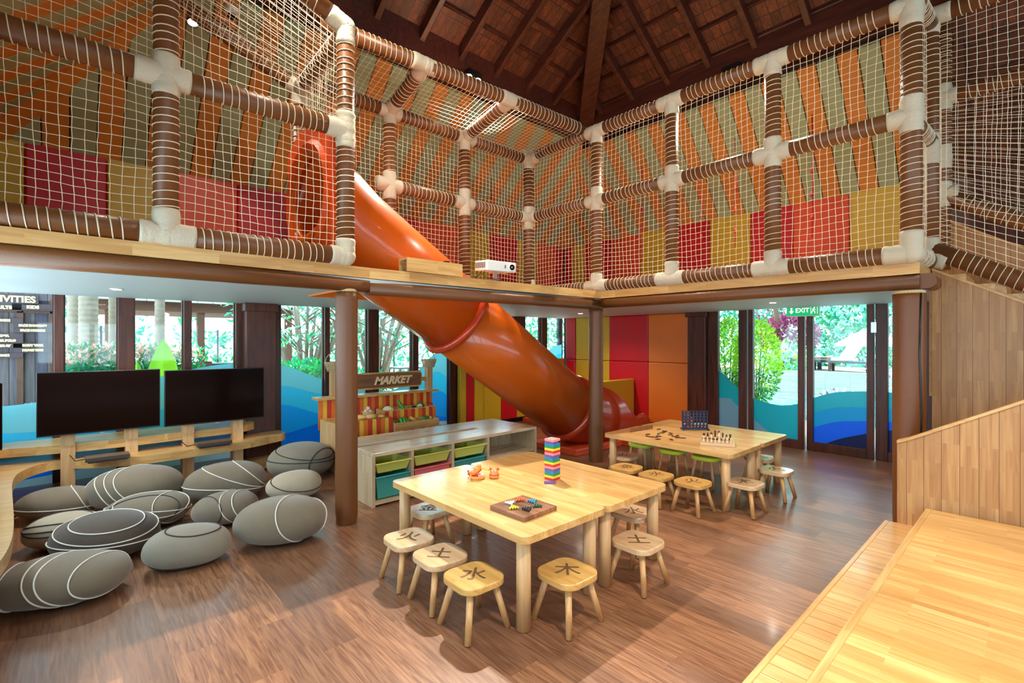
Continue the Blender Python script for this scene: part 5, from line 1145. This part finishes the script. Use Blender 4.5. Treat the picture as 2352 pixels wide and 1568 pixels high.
M['lf_g'] = leafmat('leaf_green', lin(28, 150, 76)); M['lf_y'] = leafmat('leaf_yellow_green', lin(168, 210, 40)); M['lf_t'] = leafmat('leaf_teal_green', lin(14, 140, 110)); M['lf_p'] = leafmat('leaf_purple', lin(120, 34, 76)); M['lf_pk'] = leafmat('leaf_pink', lin(240, 178, 160)); M['lf_w'] = leafmat('leaf_pale', lin(160, 230, 210)); M['lf_lime'] = leafmat('leaf_lime', lin(140, 214, 30))
M['bark'] = plain('bark', lin(132, 120, 104), .8, noise=.35, nscale=14); M['barkd'] = plain('bark_dark', lin(96, 62, 48), .8, noise=.3, nscale=14)
M['pave'] = wood('pale_paving', lin(176, 168, 156), lin(150, 142, 130), plank=(.6, .3), gap=.006, rough=.7, contrast=.3, gapcol=lin(140, 130, 118), bump=.05); M['stone'] = plain('pale_stone', lin(176, 170, 158), .7, noise=.1)
M['soil'] = plain('soil', lin(96, 84, 60), .9, noise=.3); M['cream'] = plain('cream_canvas', lin(240, 236, 226), .7); M['tiles'] = wood('grey_shingles', lin(130, 138, 142), lin(96, 106, 114), axes='yxz', plank=(.3, .16), gap=.01, rough=.7, contrast=.6)
M['board'] = wood('weathered_board', lin(118, 98, 92), lin(74, 66, 76), lin(62, 62, 84), axes='zyx', plank=(2, .12), gap=.004, rough=.7, contrast=.7)
M['metal_d'] = plain('dark_metal', lin(44, 52, 66), .4); M['water'] = None
struct(MB().box(-45, XL - .16, -30, 40, -.14, -.02), 'ground', M['pave']); struct(MB().box(XL - .16, 30, YR + .12, 45, -.14, -.02), 'ground', M['pave'])
def leaves(b, n, fn, size, mi, rnd, asp=.38):
    for _ in range(n):
        c, out = fn(rnd); c = Vector(c); s_ = size * rnd.uniform(.6, 1.25)
        d = (Vector(out) + Vector((rnd.uniform(-1, 1), rnd.uniform(-1, 1), rnd.uniform(-.8, .9)))).normalized(); sd_ = d.cross(Vector((rnd.uniform(-1, 1), rnd.uniform(-1, 1), rnd.uniform(-1, 1)))).normalized(); up_ = d.cross(sd_) * s_ * .12
        k = mi(rnd, c) if callable(mi) else mi
        b.add([c, c + d * s_ * .5 + sd_ * s_ * asp * .5 + up_, c + d * s_, c + d * s_ * .5 - sd_ * s_ * asp * .5 + up_], [(0, 1, 2, 3)], k)
def blob(cx, cy, cz, rx, ry, rz):
    def f(rnd):
        while True:
            v = Vector((rnd.uniform(-1, 1), rnd.uniform(-1, 1), rnd.uniform(-1, 1)))
            if .25 < v.length < 1: break
        v = v.normalized() * (v.length ** .4); return (cx + v.x * rx, cy + v.y * ry, cz + v.z * rz), v
    return f
def shrub(name, label, cat, loc, r, h, n, mats, mi, size=.08, stems=6, seed=1, group=None, bark='barkd', z0=.25, trunk_r=.012):
    rnd = random.Random(seed); t = thing(name, label, cat, loc, 0, group); b = MB()
    tops = []
    for k in range(stems):
        a = rnd.uniform(0, 6.28); q = rnd.uniform(.2, .85) * r; zt = h * rnd.uniform(.6, .95); tops.append((q * cos(a), q * sin(a), zt)); b.tube([(rnd.uniform(-.05, .05), rnd.uniform(-.05, .05), 0), (q * .4 * cos(a), q * .4 * sin(a), zt * .45), tops[-1]], [trunk_r, trunk_r * .8, trunk_r * .3], 6)
        for j in range(4):
            f = rnd.uniform(.4, .9); p = Vector((q * f * cos(a), q * f * sin(a), zt * f)); b.tube([p, p + Vector((rnd.uniform(-1, 1) * r * .5, rnd.uniform(-1, 1) * r * .5, h * .12))], [trunk_r * .4, trunk_r * .15], 4)
    b.build('stem', M[bark], t); l = MB(); leaves(l, n, blob(0, 0, z0 * h + h * (1 - z0) / 2, r, r, h * (1 - z0) / 2), size, mi, rnd); l.build('foliage', [M[m] for m in mats], t); return t
def hedge(name, label, cat, x0, x1, y0, y1, z0, z1, n, mats, mi, size=.1, seed=1, core='lf_t'):
    rnd = random.Random(seed); t = thing(name, label, cat, ((x0 + x1) / 2, (y0 + y1) / 2, z0)); hx, hy, hz_ = (x1 - x0) / 2, (y1 - y0) / 2, z1 - z0
    if core: MB().box(-hx * .8, hx * .8, -hy * .97, hy * .97, 0.0, hz_ * .80).build('inner_growth', M[core], t, bevel=.1)
    def f(r):
        x, y, z = r.uniform(-hx, hx), r.uniform(-hy, hy), r.uniform(.02, hz_); s_ = r.choice((0, 1, 1, 2))
        if s_ == 0: z = hz_ * r.uniform(.85, 1.02)
        elif s_ == 1: x = hx * r.choice((-1, 1)) * r.uniform(.8, 1.02) if hx < hy else x; y = y if hx < hy else hy * r.choice((-1, 1)) * r.uniform(.8, 1.02)
        return (x, y, z), (0, 0, .6)
    l = MB(); leaves(l, n, f, size, mi, rnd); l.build('foliage', [M[m] for m in mats], t); return t
# --- beyond the left windows
XW = -9.4
def P_(px, X_): return onX(px, X_)
struct(MB().box(-8.2, -8.05, -1.5, 9.5, -.02, .55), 'planter_edge', M['stone']); MB_ = MB().box(-9.9, -8.2, -1.5, 2.9, -.02, .48); struct(MB_, 'ground', M['soil'])
ab_x = -9.0; ya, yb = P_(-90, ab_x), P_(122, ab_x); zt_ = 2.36
ab = thing('activity_board', 'weathered wooden activities notice board with yellow lettering outside the left window', 'notice board', (ab_x, (ya + yb) / 2, .3)); hw = (yb - ya) / 2 + .03
MB().box(-.06, 0, -hw, hw, 0, 1.90).build('board', M['board'], ab); b = MB(); b.add([(-.12, -hw - .08, 1.84), (-.12, hw + .08, 1.84), (-.12, 0, 2.42), (.03, -hw - .08, 1.84), (.03, hw + .08, 1.84), (.03, 0, 2.42)], [(0, 1, 2), (5, 4, 3), (0, 3, 4, 1), (1, 4, 5, 2), (2, 5, 3, 0)]); b.build('gable', M['board'], ab)
f_ = MB(); 
yk = onX(39, ab_x) - (ya + yb) / 2
for y in (-hw, yk, hw - .06): f_.box(0, .04, y, y + .06, 0, 1.86)
zk = zX(39, 717, ab_x) - .3; f_.box(0, .04, -hw, hw, zk, zk + .03); f_.build('frame', M['barkd'], ab)
M['ylet'] = plain('yellow_lettering', lin(250, 224, 150), .5); M['plq'] = plain('plaque_brown', lin(70, 50, 56), .6)
def plaque(y, z, w_, h, txt, sz):
    p = MB().box(.041, .062, y - w_ / 2, y + w_ / 2, z - h / 2, z + h / 2).build('plaque', M['plq'], ab)
    if txt: text_obj(txt, sz, .003, M['ylet'], 'lettering', p, onface(.066, y, z), bold=.004)
ym = (ya + yb) / 2
def pq(px, py, w_, h, txt, sz): plaque(onX(px, ab_x) - ym, zX(px, py, ab_x) - .3, w_, h, txt, sz)
pq(14, 686, .60, .13, 'ACTIVITIES', .112); pq(2, 705, .38, .085, 'ADULTS', .055); pq(76, 705, .38, .085, 'KIDS', .055)
for px, py, tx_ in ((8, 735, 'FITNESS'), (8, 770, 'YOGA'), (8, 781, 'WATER POLO'), (8, 793, 'DISPLAY'), (8, 815, 'GAMES'), (76, 747, 'FACE PAINTING'), (76, 758, 'FACE MODELS'), (76, 792, 'BODY TREK'), (76, 803, 'MOVIE TIME')): pq(px, py, .36, .06, tx_, .036)
hedge('flowering_hedge', 'green hedge with pale pink tips outside behind the left screen', 'hedge', -9.6, -8.5, P_(140, -9), P_(452, -9), .45, 1.50, 5200, ['lf_g', 'lf_pk', 'lf_t'], lambda r, c: 1 if (c.z > .82 and r.random() < .45) or r.random() < .08 else (0 if r.random() < .7 else 2), .10, 3)
rnd = random.Random(5); t = thing('strap_leaf_plant', 'pale spiky strap leaved plant below the activities board', 'plant', (-8.5, -.52, .55)); b = MB()
for k in range(70):
    a = rnd.uniform(0, 6.28); L0 = rnd.uniform(.35, .75); c = Vector((rnd.uniform(-.2, .2), rnd.uniform(-.45, .45), 0)); d = Vector((cos(a), sin(a), 0)); s_ = Vector((-sin(a), cos(a), 0)) * .012; P = [c + d * L0 * u + Vector((0, 0, L0 * (1.3 * u - 1.1 * u * u))) for u in (0, .25, .5, .75, 1)]
    b.add([p + s_ * (1 - i / 4.2) for i, p in enumerate(P)] + [p - s_ * (1 - i / 4.2) for i, p in enumerate(P)], [(i, i + 1, i + 6, i + 5) for i in range(4)])
b.build('leaves', M['lf_w'], t)
rnd = random.Random(8); t = thing('banana_leaf', 'bright lime pointed leaf standing between the two screens', 'plant', (-7.75, onX(372, -7.75), .25)); b = MB(); n = 10
for (dy, L0, lean, wd) in ((.0, 1.27, .03, .20), (-.20, .98, -.05, .11)):
    for i in range(n):
        u0, u1 = i / n, (i + 1) / n; W = lambda u: wd * sin(pi * min(1, .12 + u * .88)) ** .8; P0_ = lambda u, s_: (-.02 * abs(s_) - .1 * u * u, dy + lean * u + s_ * W(u), .12 + L0 * u)
        b.add([P0_(u0, -1), P0_(u0, 0), P0_(u1, 0), P0_(u1, -1)], [(0, 1, 2, 3)]); b.add([P0_(u0, 0), P0_(u0, 1), P0_(u1, 1), P0_(u1, 0)], [(0, 1, 2, 3)])
b.tube([(0, 0, -.27), (0, 0, .2)], .02, 6); b.build('leaf_blade', M['lf_lime'], t)
def palm(px, X_, r, label, seed):
    t = thing('palm_trunk', label, 'palm tree', (X_, P_(px, X_), -.02)); rnd = random.Random(seed); prof = []
    for k in range(60): z = k * .09; prof += [(r * (1.0 - .02 * k / 60), z), (r * 1.05, z + .02), (r * .98, z + .05)]
    MB().lathe(prof, 18).build('trunk', M['bark'], t); c = MB()
    for k in range(16):
        a = k * .7; P = [Vector((cos(a) * 1.2 * u, sin(a) * 1.2 * u, 5.4 + 1.2 * u - 2.0 * u * u)) for u in [i / 8 for i in range(9)]]
        for i in range(1, 9):
            d = (P[i] - P[i - 1]).normalized(); s_ = Vector((-sin(a), cos(a), 0))
            for sg in (-1, 1):
                for q in (0, .5): p = P[i - 1].lerp(P[i], q); c.add([p, p + s_ * sg * .35 + d * .25 - Vector((0, 0, .18)), p + d * .06], [(0, 1, 2)])
    c.build('fronds', M['lf_t'], t)
palm(171, -11.5, .10, 'ringed grey palm trunk behind the hedge, left of two close together', 1); palm(203, -11.2, .135, 'thick pale palm trunk behind the hedge, right of two close together', 2); palm(263, -11.8, .09, 'palm trunk against the window post left of the wide post', 3); palm(367, -10.6, .075, 'pale palm trunk behind the pointed lime leaf', 4)
def parasol(px, X_, z, s_, label):
    t = thing('garden_parasol', label, 'parasol', (X_, P_(px, X_), -.02), group='cream parasols in the garden'); MB().cyl((0, 0, 0), (0, 0, z + .3), .03, n=8).build('pole', M['metal_d'], t); b = MB(); n = 4
    v = [(0, 0, z + s_ * .42)] + [(s_ * 1.2 * cos(pi / 4 + k * pi / 2), s_ * 1.2 * sin(pi / 4 + k * pi / 2), z) for k in range(4)] + [(s_ * 1.2 * cos(pi / 4 + k * pi / 2), s_ * 1.2 * sin(pi / 4 + k * pi / 2), z - .12) for k in range(4)]
    b.add(v, [(0, 1 + k, 1 + (k + 1) % 4) for k in range(4)] + [(1 + k, 5 + k, 5 + (k + 1) % 4, 1 + (k + 1) % 4) for k in range(4)]); thick(b.build('canopy', M['cream'], t), .02); return t
parasol(232, -17.4, 2.15, 1.0, 'cream parasol beyond the two palm trunks'); parasol(640, -17.5, 2.05, 1.1, 'cream parasol at the left behind the branching tree'); parasol(745, -18.2, 2.1, 1.0, 'cream parasol behind the window bar left of the first column'); parasol(500, -18.6, 2.1, 1.15, 'wide cream parasol in the open pavilion'); parasol(905, -19, 2.2, 1.2, 'distant cream parasol seen under the slide')
pv = thing('garden_pavilion', 'open garden pavilion with shingled hip roof behind the right screen', 'pavilion', (-14.0, P_(440, -14), 0)); hw = 2.3
b = MB(); b.add([(-1.6, -hw, 2.45), (1.4, -hw, 2.45), (1.4, hw, 2.45), (-1.6, hw, 2.45), (-.1, -.6, 3.9), (-.1, .6, 3.9)], [(0, 3, 2, 1), (0, 1, 4), (1, 2, 5, 4), (2, 3, 5), (3, 0, 4, 5)]); b.build('roof', M['tiles'], pv)
MB().box(-1.4, 1.2, -hw + .2, hw - .2, 2.25, 2.45).build('eave_beam', M['barkd'], pv)
for y in (-1.6, .0, 1.9): MB().box(1.0, 1.15, y - .07, y + .07, -.02, 2.3).build('post', M['barkd'], pv)
MB().box(.2, .9, .2, 2.1, -.02, 1.08).build('counter', M['metal_d'], pv); MB().box(.85, .95, -.25, .25, -.02, 1.14).build('menu_board', M['barkd'], pv); M['lant'] = emis('lantern_glass', (1, .82, .5, 1), 3); MB().lathe([(.05, 2.0), (.09, 2.0), (.10, 2.2), (.05, 2.22)], 8, (1.2, -.7, 0)).build('lantern', M['lant'], pv)
shrub('branching_tree', 'branching frangipani tree with open crown outside left of the first column', 'tree', (-10.6, P_(700, -10.6), -.02), 1.7, 4.2, 900, ['lf_g', 'lf_w', 'lf_t'], lambda r, c: r.choice((0, 1, 1, 2)), .17, 16, 21, bark='bark', z0=.36, trunk_r=.05)
shrub('branching_tree', 'loose branching tree outside right of the first column behind the slide', 'tree', (-10.6, P_(860, -10.6), -.02), 1.8, 4.2, 900, ['lf_g', 'lf_w', 'lf_t'], lambda r, c: r.choice((0, 1, 1, 2)), .17, 16, 22, bark='bark', z0=.36, trunk_r=.05)
shrub('green_bush', 'lush green bush under the branching tree by the window', 'shrub', (-8.9, P_(700, -8.9), .3), .75, .95, 3000, ['lf_g', 'lf_t', 'lf_g'], lambda r, c: r.choice((0, 0, 1)), .10, 6, 24, z0=.0); shrub('green_bush', 'low green bush just right of the first column outside', 'shrub', (-8.9, P_(840, -8.9), .2), .6, .85, 1500, ['lf_g', 'lf_t'], lambda r, c: r.choice((0, 1)), .10, 6, 25, z0=.0)
cb = thing('garden_bar', 'dark blue garden bar with white stools behind the branching tree', 'bar counter', (-13.2, P_(690, -13.2), -.02)); MB().box(-.3, .3, -1.4, 1.2, 0, 1.05).build('counter', M['metal_d'], cb); MB().box(-.4, .4, -1.5, 1.3, 1.05, 1.1).build('counter_top', M['stone'], cb)
refresh_kids(); s0 = None
for i, dy in enumerate((-1.0, -.45, .1, .7)):
    lb = 'white stool at the garden bar, number from the left: ' + ('first', 'second', 'third', 'fourth')[i]
    if s0 is None:
        s0 = thing('bar_stool', lb, 'bar stool', (-12.5, P_(690, -12.5) + dy, -.02), group='white stools at the garden bar'); MB().box(-.16, .16, -.16, .16, .70, .73).build('seat', M['cream'], s0); MB().box(-.17, -.15, -.16, .16, .73, 1.05).build('backrest', M['cream'], s0)
        for a in (-1, 1):
            for c in (-1, 1): MB().tube([(a * .13, c * .13, .7), (a * .17, c * .17, 0)], .013, 6).build('leg', M['cream'], s0)
        refresh_kids()
    else: c = copy_tree(s0); c.location = (-12.5, P_(690, -12.5) + dy, -.02); c['label'] = lb
for i, (px, X_, yy) in enumerate(((1010, -17, 0), (930, -16, .3))):
    t = thing('garden_table', ['low dark table on the bright terrace seen beside the hanging basket', 'low dark table on the bright terrace under the slide'][i], 'table', (X_, P_(px, X_), -.02)); MB().box(-.5, .5, -.5, .5, .62, .68).build('table_top', M['metal_d'], t)
    for a in (-1, 1):
        for c in (-1, 1): MB().box(a * .42 - .03, a * .42 + .03, c * .42 - .03, c * .42 + .03, 0, .62).build('leg', M['metal_d'], t)
for i, (y0, y1, sd_) in enumerate(((-9, 3, 31), (3, 14, 32), (14, 26, 33))): hedge('garden_trees', ['dense trees closing the garden beyond the left screens', 'dense trees closing the garden beyond the slide', 'dense trees closing the garden behind the far corner'][i], 'trees', -22.5, -20.5, y0, y1 - .9, -.02, 5.2, 6500, ['lf_g', 'lf_t', 'lf_w'], lambda r, c: r.choice((0, 1, 1, 2)), .34, sd_, core=None)
# --- beyond the glass doors
def Q_(px, Y_): return onY(px, Y_)
shrub('yellow_green_shrub', 'tall yellow green shrub right outside the glass doors', 'shrub', (Q_(1672, 9.0), 9.0, -.02), .34, 2.05, 2600, ['lf_y', 'lf_g', 'lf_lime'], lambda r, c: (r.choice((0, 0, 2)) if c.z > 1.1 else r.choice((0, 1, 1))), .075, 7, 41, z0=.30)
shrub('yellow_green_shrub', 'second yellow green shrub seen through the first door leaf', 'shrub', (Q_(1738, 9.1), 9.1, -.02), .38, 2.0, 3000, ['lf_y', 'lf_g', 'lf_lime'], lambda r, c: (r.choice((0, 0, 2)) if c.z > 1.1 else r.choice((0, 1, 1))), .075, 7, 42, z0=.25)
wm_, nt, bb = new_mat('pool_water'); bb.inputs['Base Color'].default_value = lin(150, 214, 214); bb.inputs['Roughness'].default_value = .08; tcw = nt.nodes.new('ShaderNodeTexCoord'); mpw = nt.nodes.new('ShaderNodeMapping'); mpw.inputs['Scale'].default_value = (1, 5, 1); nt.links.new(tcw.outputs['Object'], mpw.inputs[0]); nw = nt.nodes.new('ShaderNodeTexNoise'); nw.inputs['Scale'].default_value = 2.2; nt.links.new(mpw.outputs[0], nw.inputs[0])
bw_ = nt.nodes.new('ShaderNodeBump'); bw_.inputs['Strength'].default_value = .6; bw_.inputs['Distance'].default_value = .05; nt.links.new(nw.outputs[0], bw_.inputs['Height']); nt.links.new(bw_.outputs[0], bb.inputs['Normal']); rw = nt.nodes.new('ShaderNodeValToRGB'); rw.color_ramp.elements[0].position = .45; rw.color_ramp.elements[1].position = .56; rw.color_ramp.elements[0].color = lin(12, 84, 100); rw.color_ramp.elements[1].color = lin(120, 196, 200); nt.links.new(nw.outputs[0], rw.inputs[0]); nt.links.new(rw.outputs[0], bb.inputs['Base Color'])
struct(MB().box(-6.5, 2.4, 11.2, 16.2, -.02, .05), 'pool', wm_)
struct(MB().box(-9, 5, 16.2, 22, -.02, .70), 'pool_terrace', M['stone']); struct(MB().box(-9, 5, 16.05, 16.2, -.02, .73), 'pool_edge', M['pave'])
def lounger(x, y, rz, label):
    t = thing('sun_lounger', label, 'sun lounger', (x, y, .70), rz, group='white sun loungers by the pool'); MB().box(-.95, .95, -.32, .32, .26, .32).build('frame', M['metal_d'], t)
    for a in (-1, 1):
        for c in (-1, 1): MB().box(a * .88 - .03, a * .88 + .03, c * .28 - .03, c * .28 + .03, 0, .26).build('leg', M['metal_d'], t)
    MB().box(-.95, .15, -.30, .30, .325, .41).build('mattress', M['cream'], t, bevel=.02); MB().box(0, .85, -.30, .30, 0, .09, mat=Matrix.Translation((.12, 0, .33)) @ Matrix.Rotation(R(-55), 4, 'Y')).build('backrest', M['cream'], t, bevel=.02)
lounger(Q_(1935, 17.2), 17.2, R(-20), 'white sun lounger with raised back by the pool, seen through the second door leaf'); lounger(Q_(1836, 18.3), 18.3, R(160), 'white sun lounger partly hidden by the door stile')
t = thing('pool_side_table', 'small brown side table between the sun loungers', 'table', (Q_(1888, 17.2), 17.2, .70)); MB().box(-.3, .3, -.25, .25, .36, .42).build('table_top', M['barkd'], t)
for a in (-1, 1):
    for c in (-1, 1): MB().box(a * .25 - .03, a * .25 + .03, c * .2 - .03, c * .2 + .03, 0, .36).build('leg', M['barkd'], t)
t = thing('garden_parasol', 'white parasol behind the sun lounger by the pool', 'parasol', (Q_(1996, 18.6), 18.6, .70), group='cream parasols in the garden'); MB().cyl((0, 0, 0), (0, 0, 1.2), .03, n=8).build('pole', M['metal_d'], t); b = MB(); b.lathe([(.95, .75), (.92, .82), (.45, 1.12), (.02, 1.3)], 8); b.build('canopy', M['cream'], t)
t = thing('leaning_tree_trunk', 'thin red brown leaning tree trunk by the pool', 'tree', (Q_(1790, 16.8), 16.8, .70)); MB().tube([(0, 0, 0), (-.05, 0, 1.4), (-.25, 0, 3.2), (-.3, 0, 4.8)], [.1, .085, .08, .06], 10).build('trunk', M['barkd'], t); l = MB(); leaves(l, 500, blob(-.3, 0, 5.0, 1.6, 1.6, .9), .25, lambda r, c: r.choice((0, 1)), random.Random(3)); l.build('foliage', [M['lf_g'], M['lf_w']], t)
shrub('purple_shrub', 'dark purple leaved shrub beside the leaning trunk', 'shrub', (Q_(1812, 17.3), 17.3, .70), .75, 1.7, 1100, ['lf_p', 'lf_p'], lambda r, c: r.choice((0, 1)), .22, 7, 51, z0=.3); shrub('grass_tuft', 'pale ornamental grass at the foot of the purple shrub', 'grass plant', (Q_(1796, 16.7), 16.7, .70), .6, .75, 700, ['lf_w', 'lf_y'], lambda r, c: r.choice((0, 0, 1)), .28, 3, 52, z0=0)
shrub('purple_shrub', 'small purple leaved shrub behind the leaning trunk', 'shrub', (Q_(1765, 18.2), 18.2, .70), .5, 2.3, 500, ['lf_p', 'lf_t'], lambda r, c: r.choice((0, 1)), .2, 7, 53, z0=.4)
for i, (x0, x1, sd_) in enumerate(((-13, -6.5, 61), (-6.5, -2.2, 62), (-2.2, 3.5, 63), (3.5, 10, 64))): hedge('garden_trees', ['dense trees far left beyond the pool', 'dense pale green trees beyond the pool behind the shrubs', 'dense teal green trees behind the sun loungers', 'dense trees far right beyond the pool'][i], 'trees', x0, x1 - .8, 20.4, 22.4, .4, 6.2, 6500, ['lf_g', 'lf_t', 'lf_w'], (lambda r, c: r.choice((0, 1, 2, 2))) if i == 1 else (lambda r, c: r.choice((0, 1, 1, 1, 2))), .34, sd_, core=None)
for k in range(2): shrub('white_flower_shrub', ['pale flowering shrub low by the pool edge seen in the second door leaf', 'pale shrub at the right edge of the last door'][k], 'shrub', (Q_((1935, 2052)[k], (12.0, 14)[k]), (12.0, 14)[k], -.02), (.5, .5)[k], (.55, 2.2)[k], 500, ['lf_w', 'lf_pk', 'lf_p'], lambda r, c: 0 if r.random() < .75 else r.choice((1, 2)), .12, 4, 71 + k, z0=.0)
# slatted eave outside over the doors
struct(MB().box(-9, 6, YR + .25, YR + 1.3, 2.42, 2.50), 'eave', M['tiles']); struct(MB().box(XL - 1.2, XL - .25, -2, 9, 2.50, 2.56), 'eave', M['tiles'])
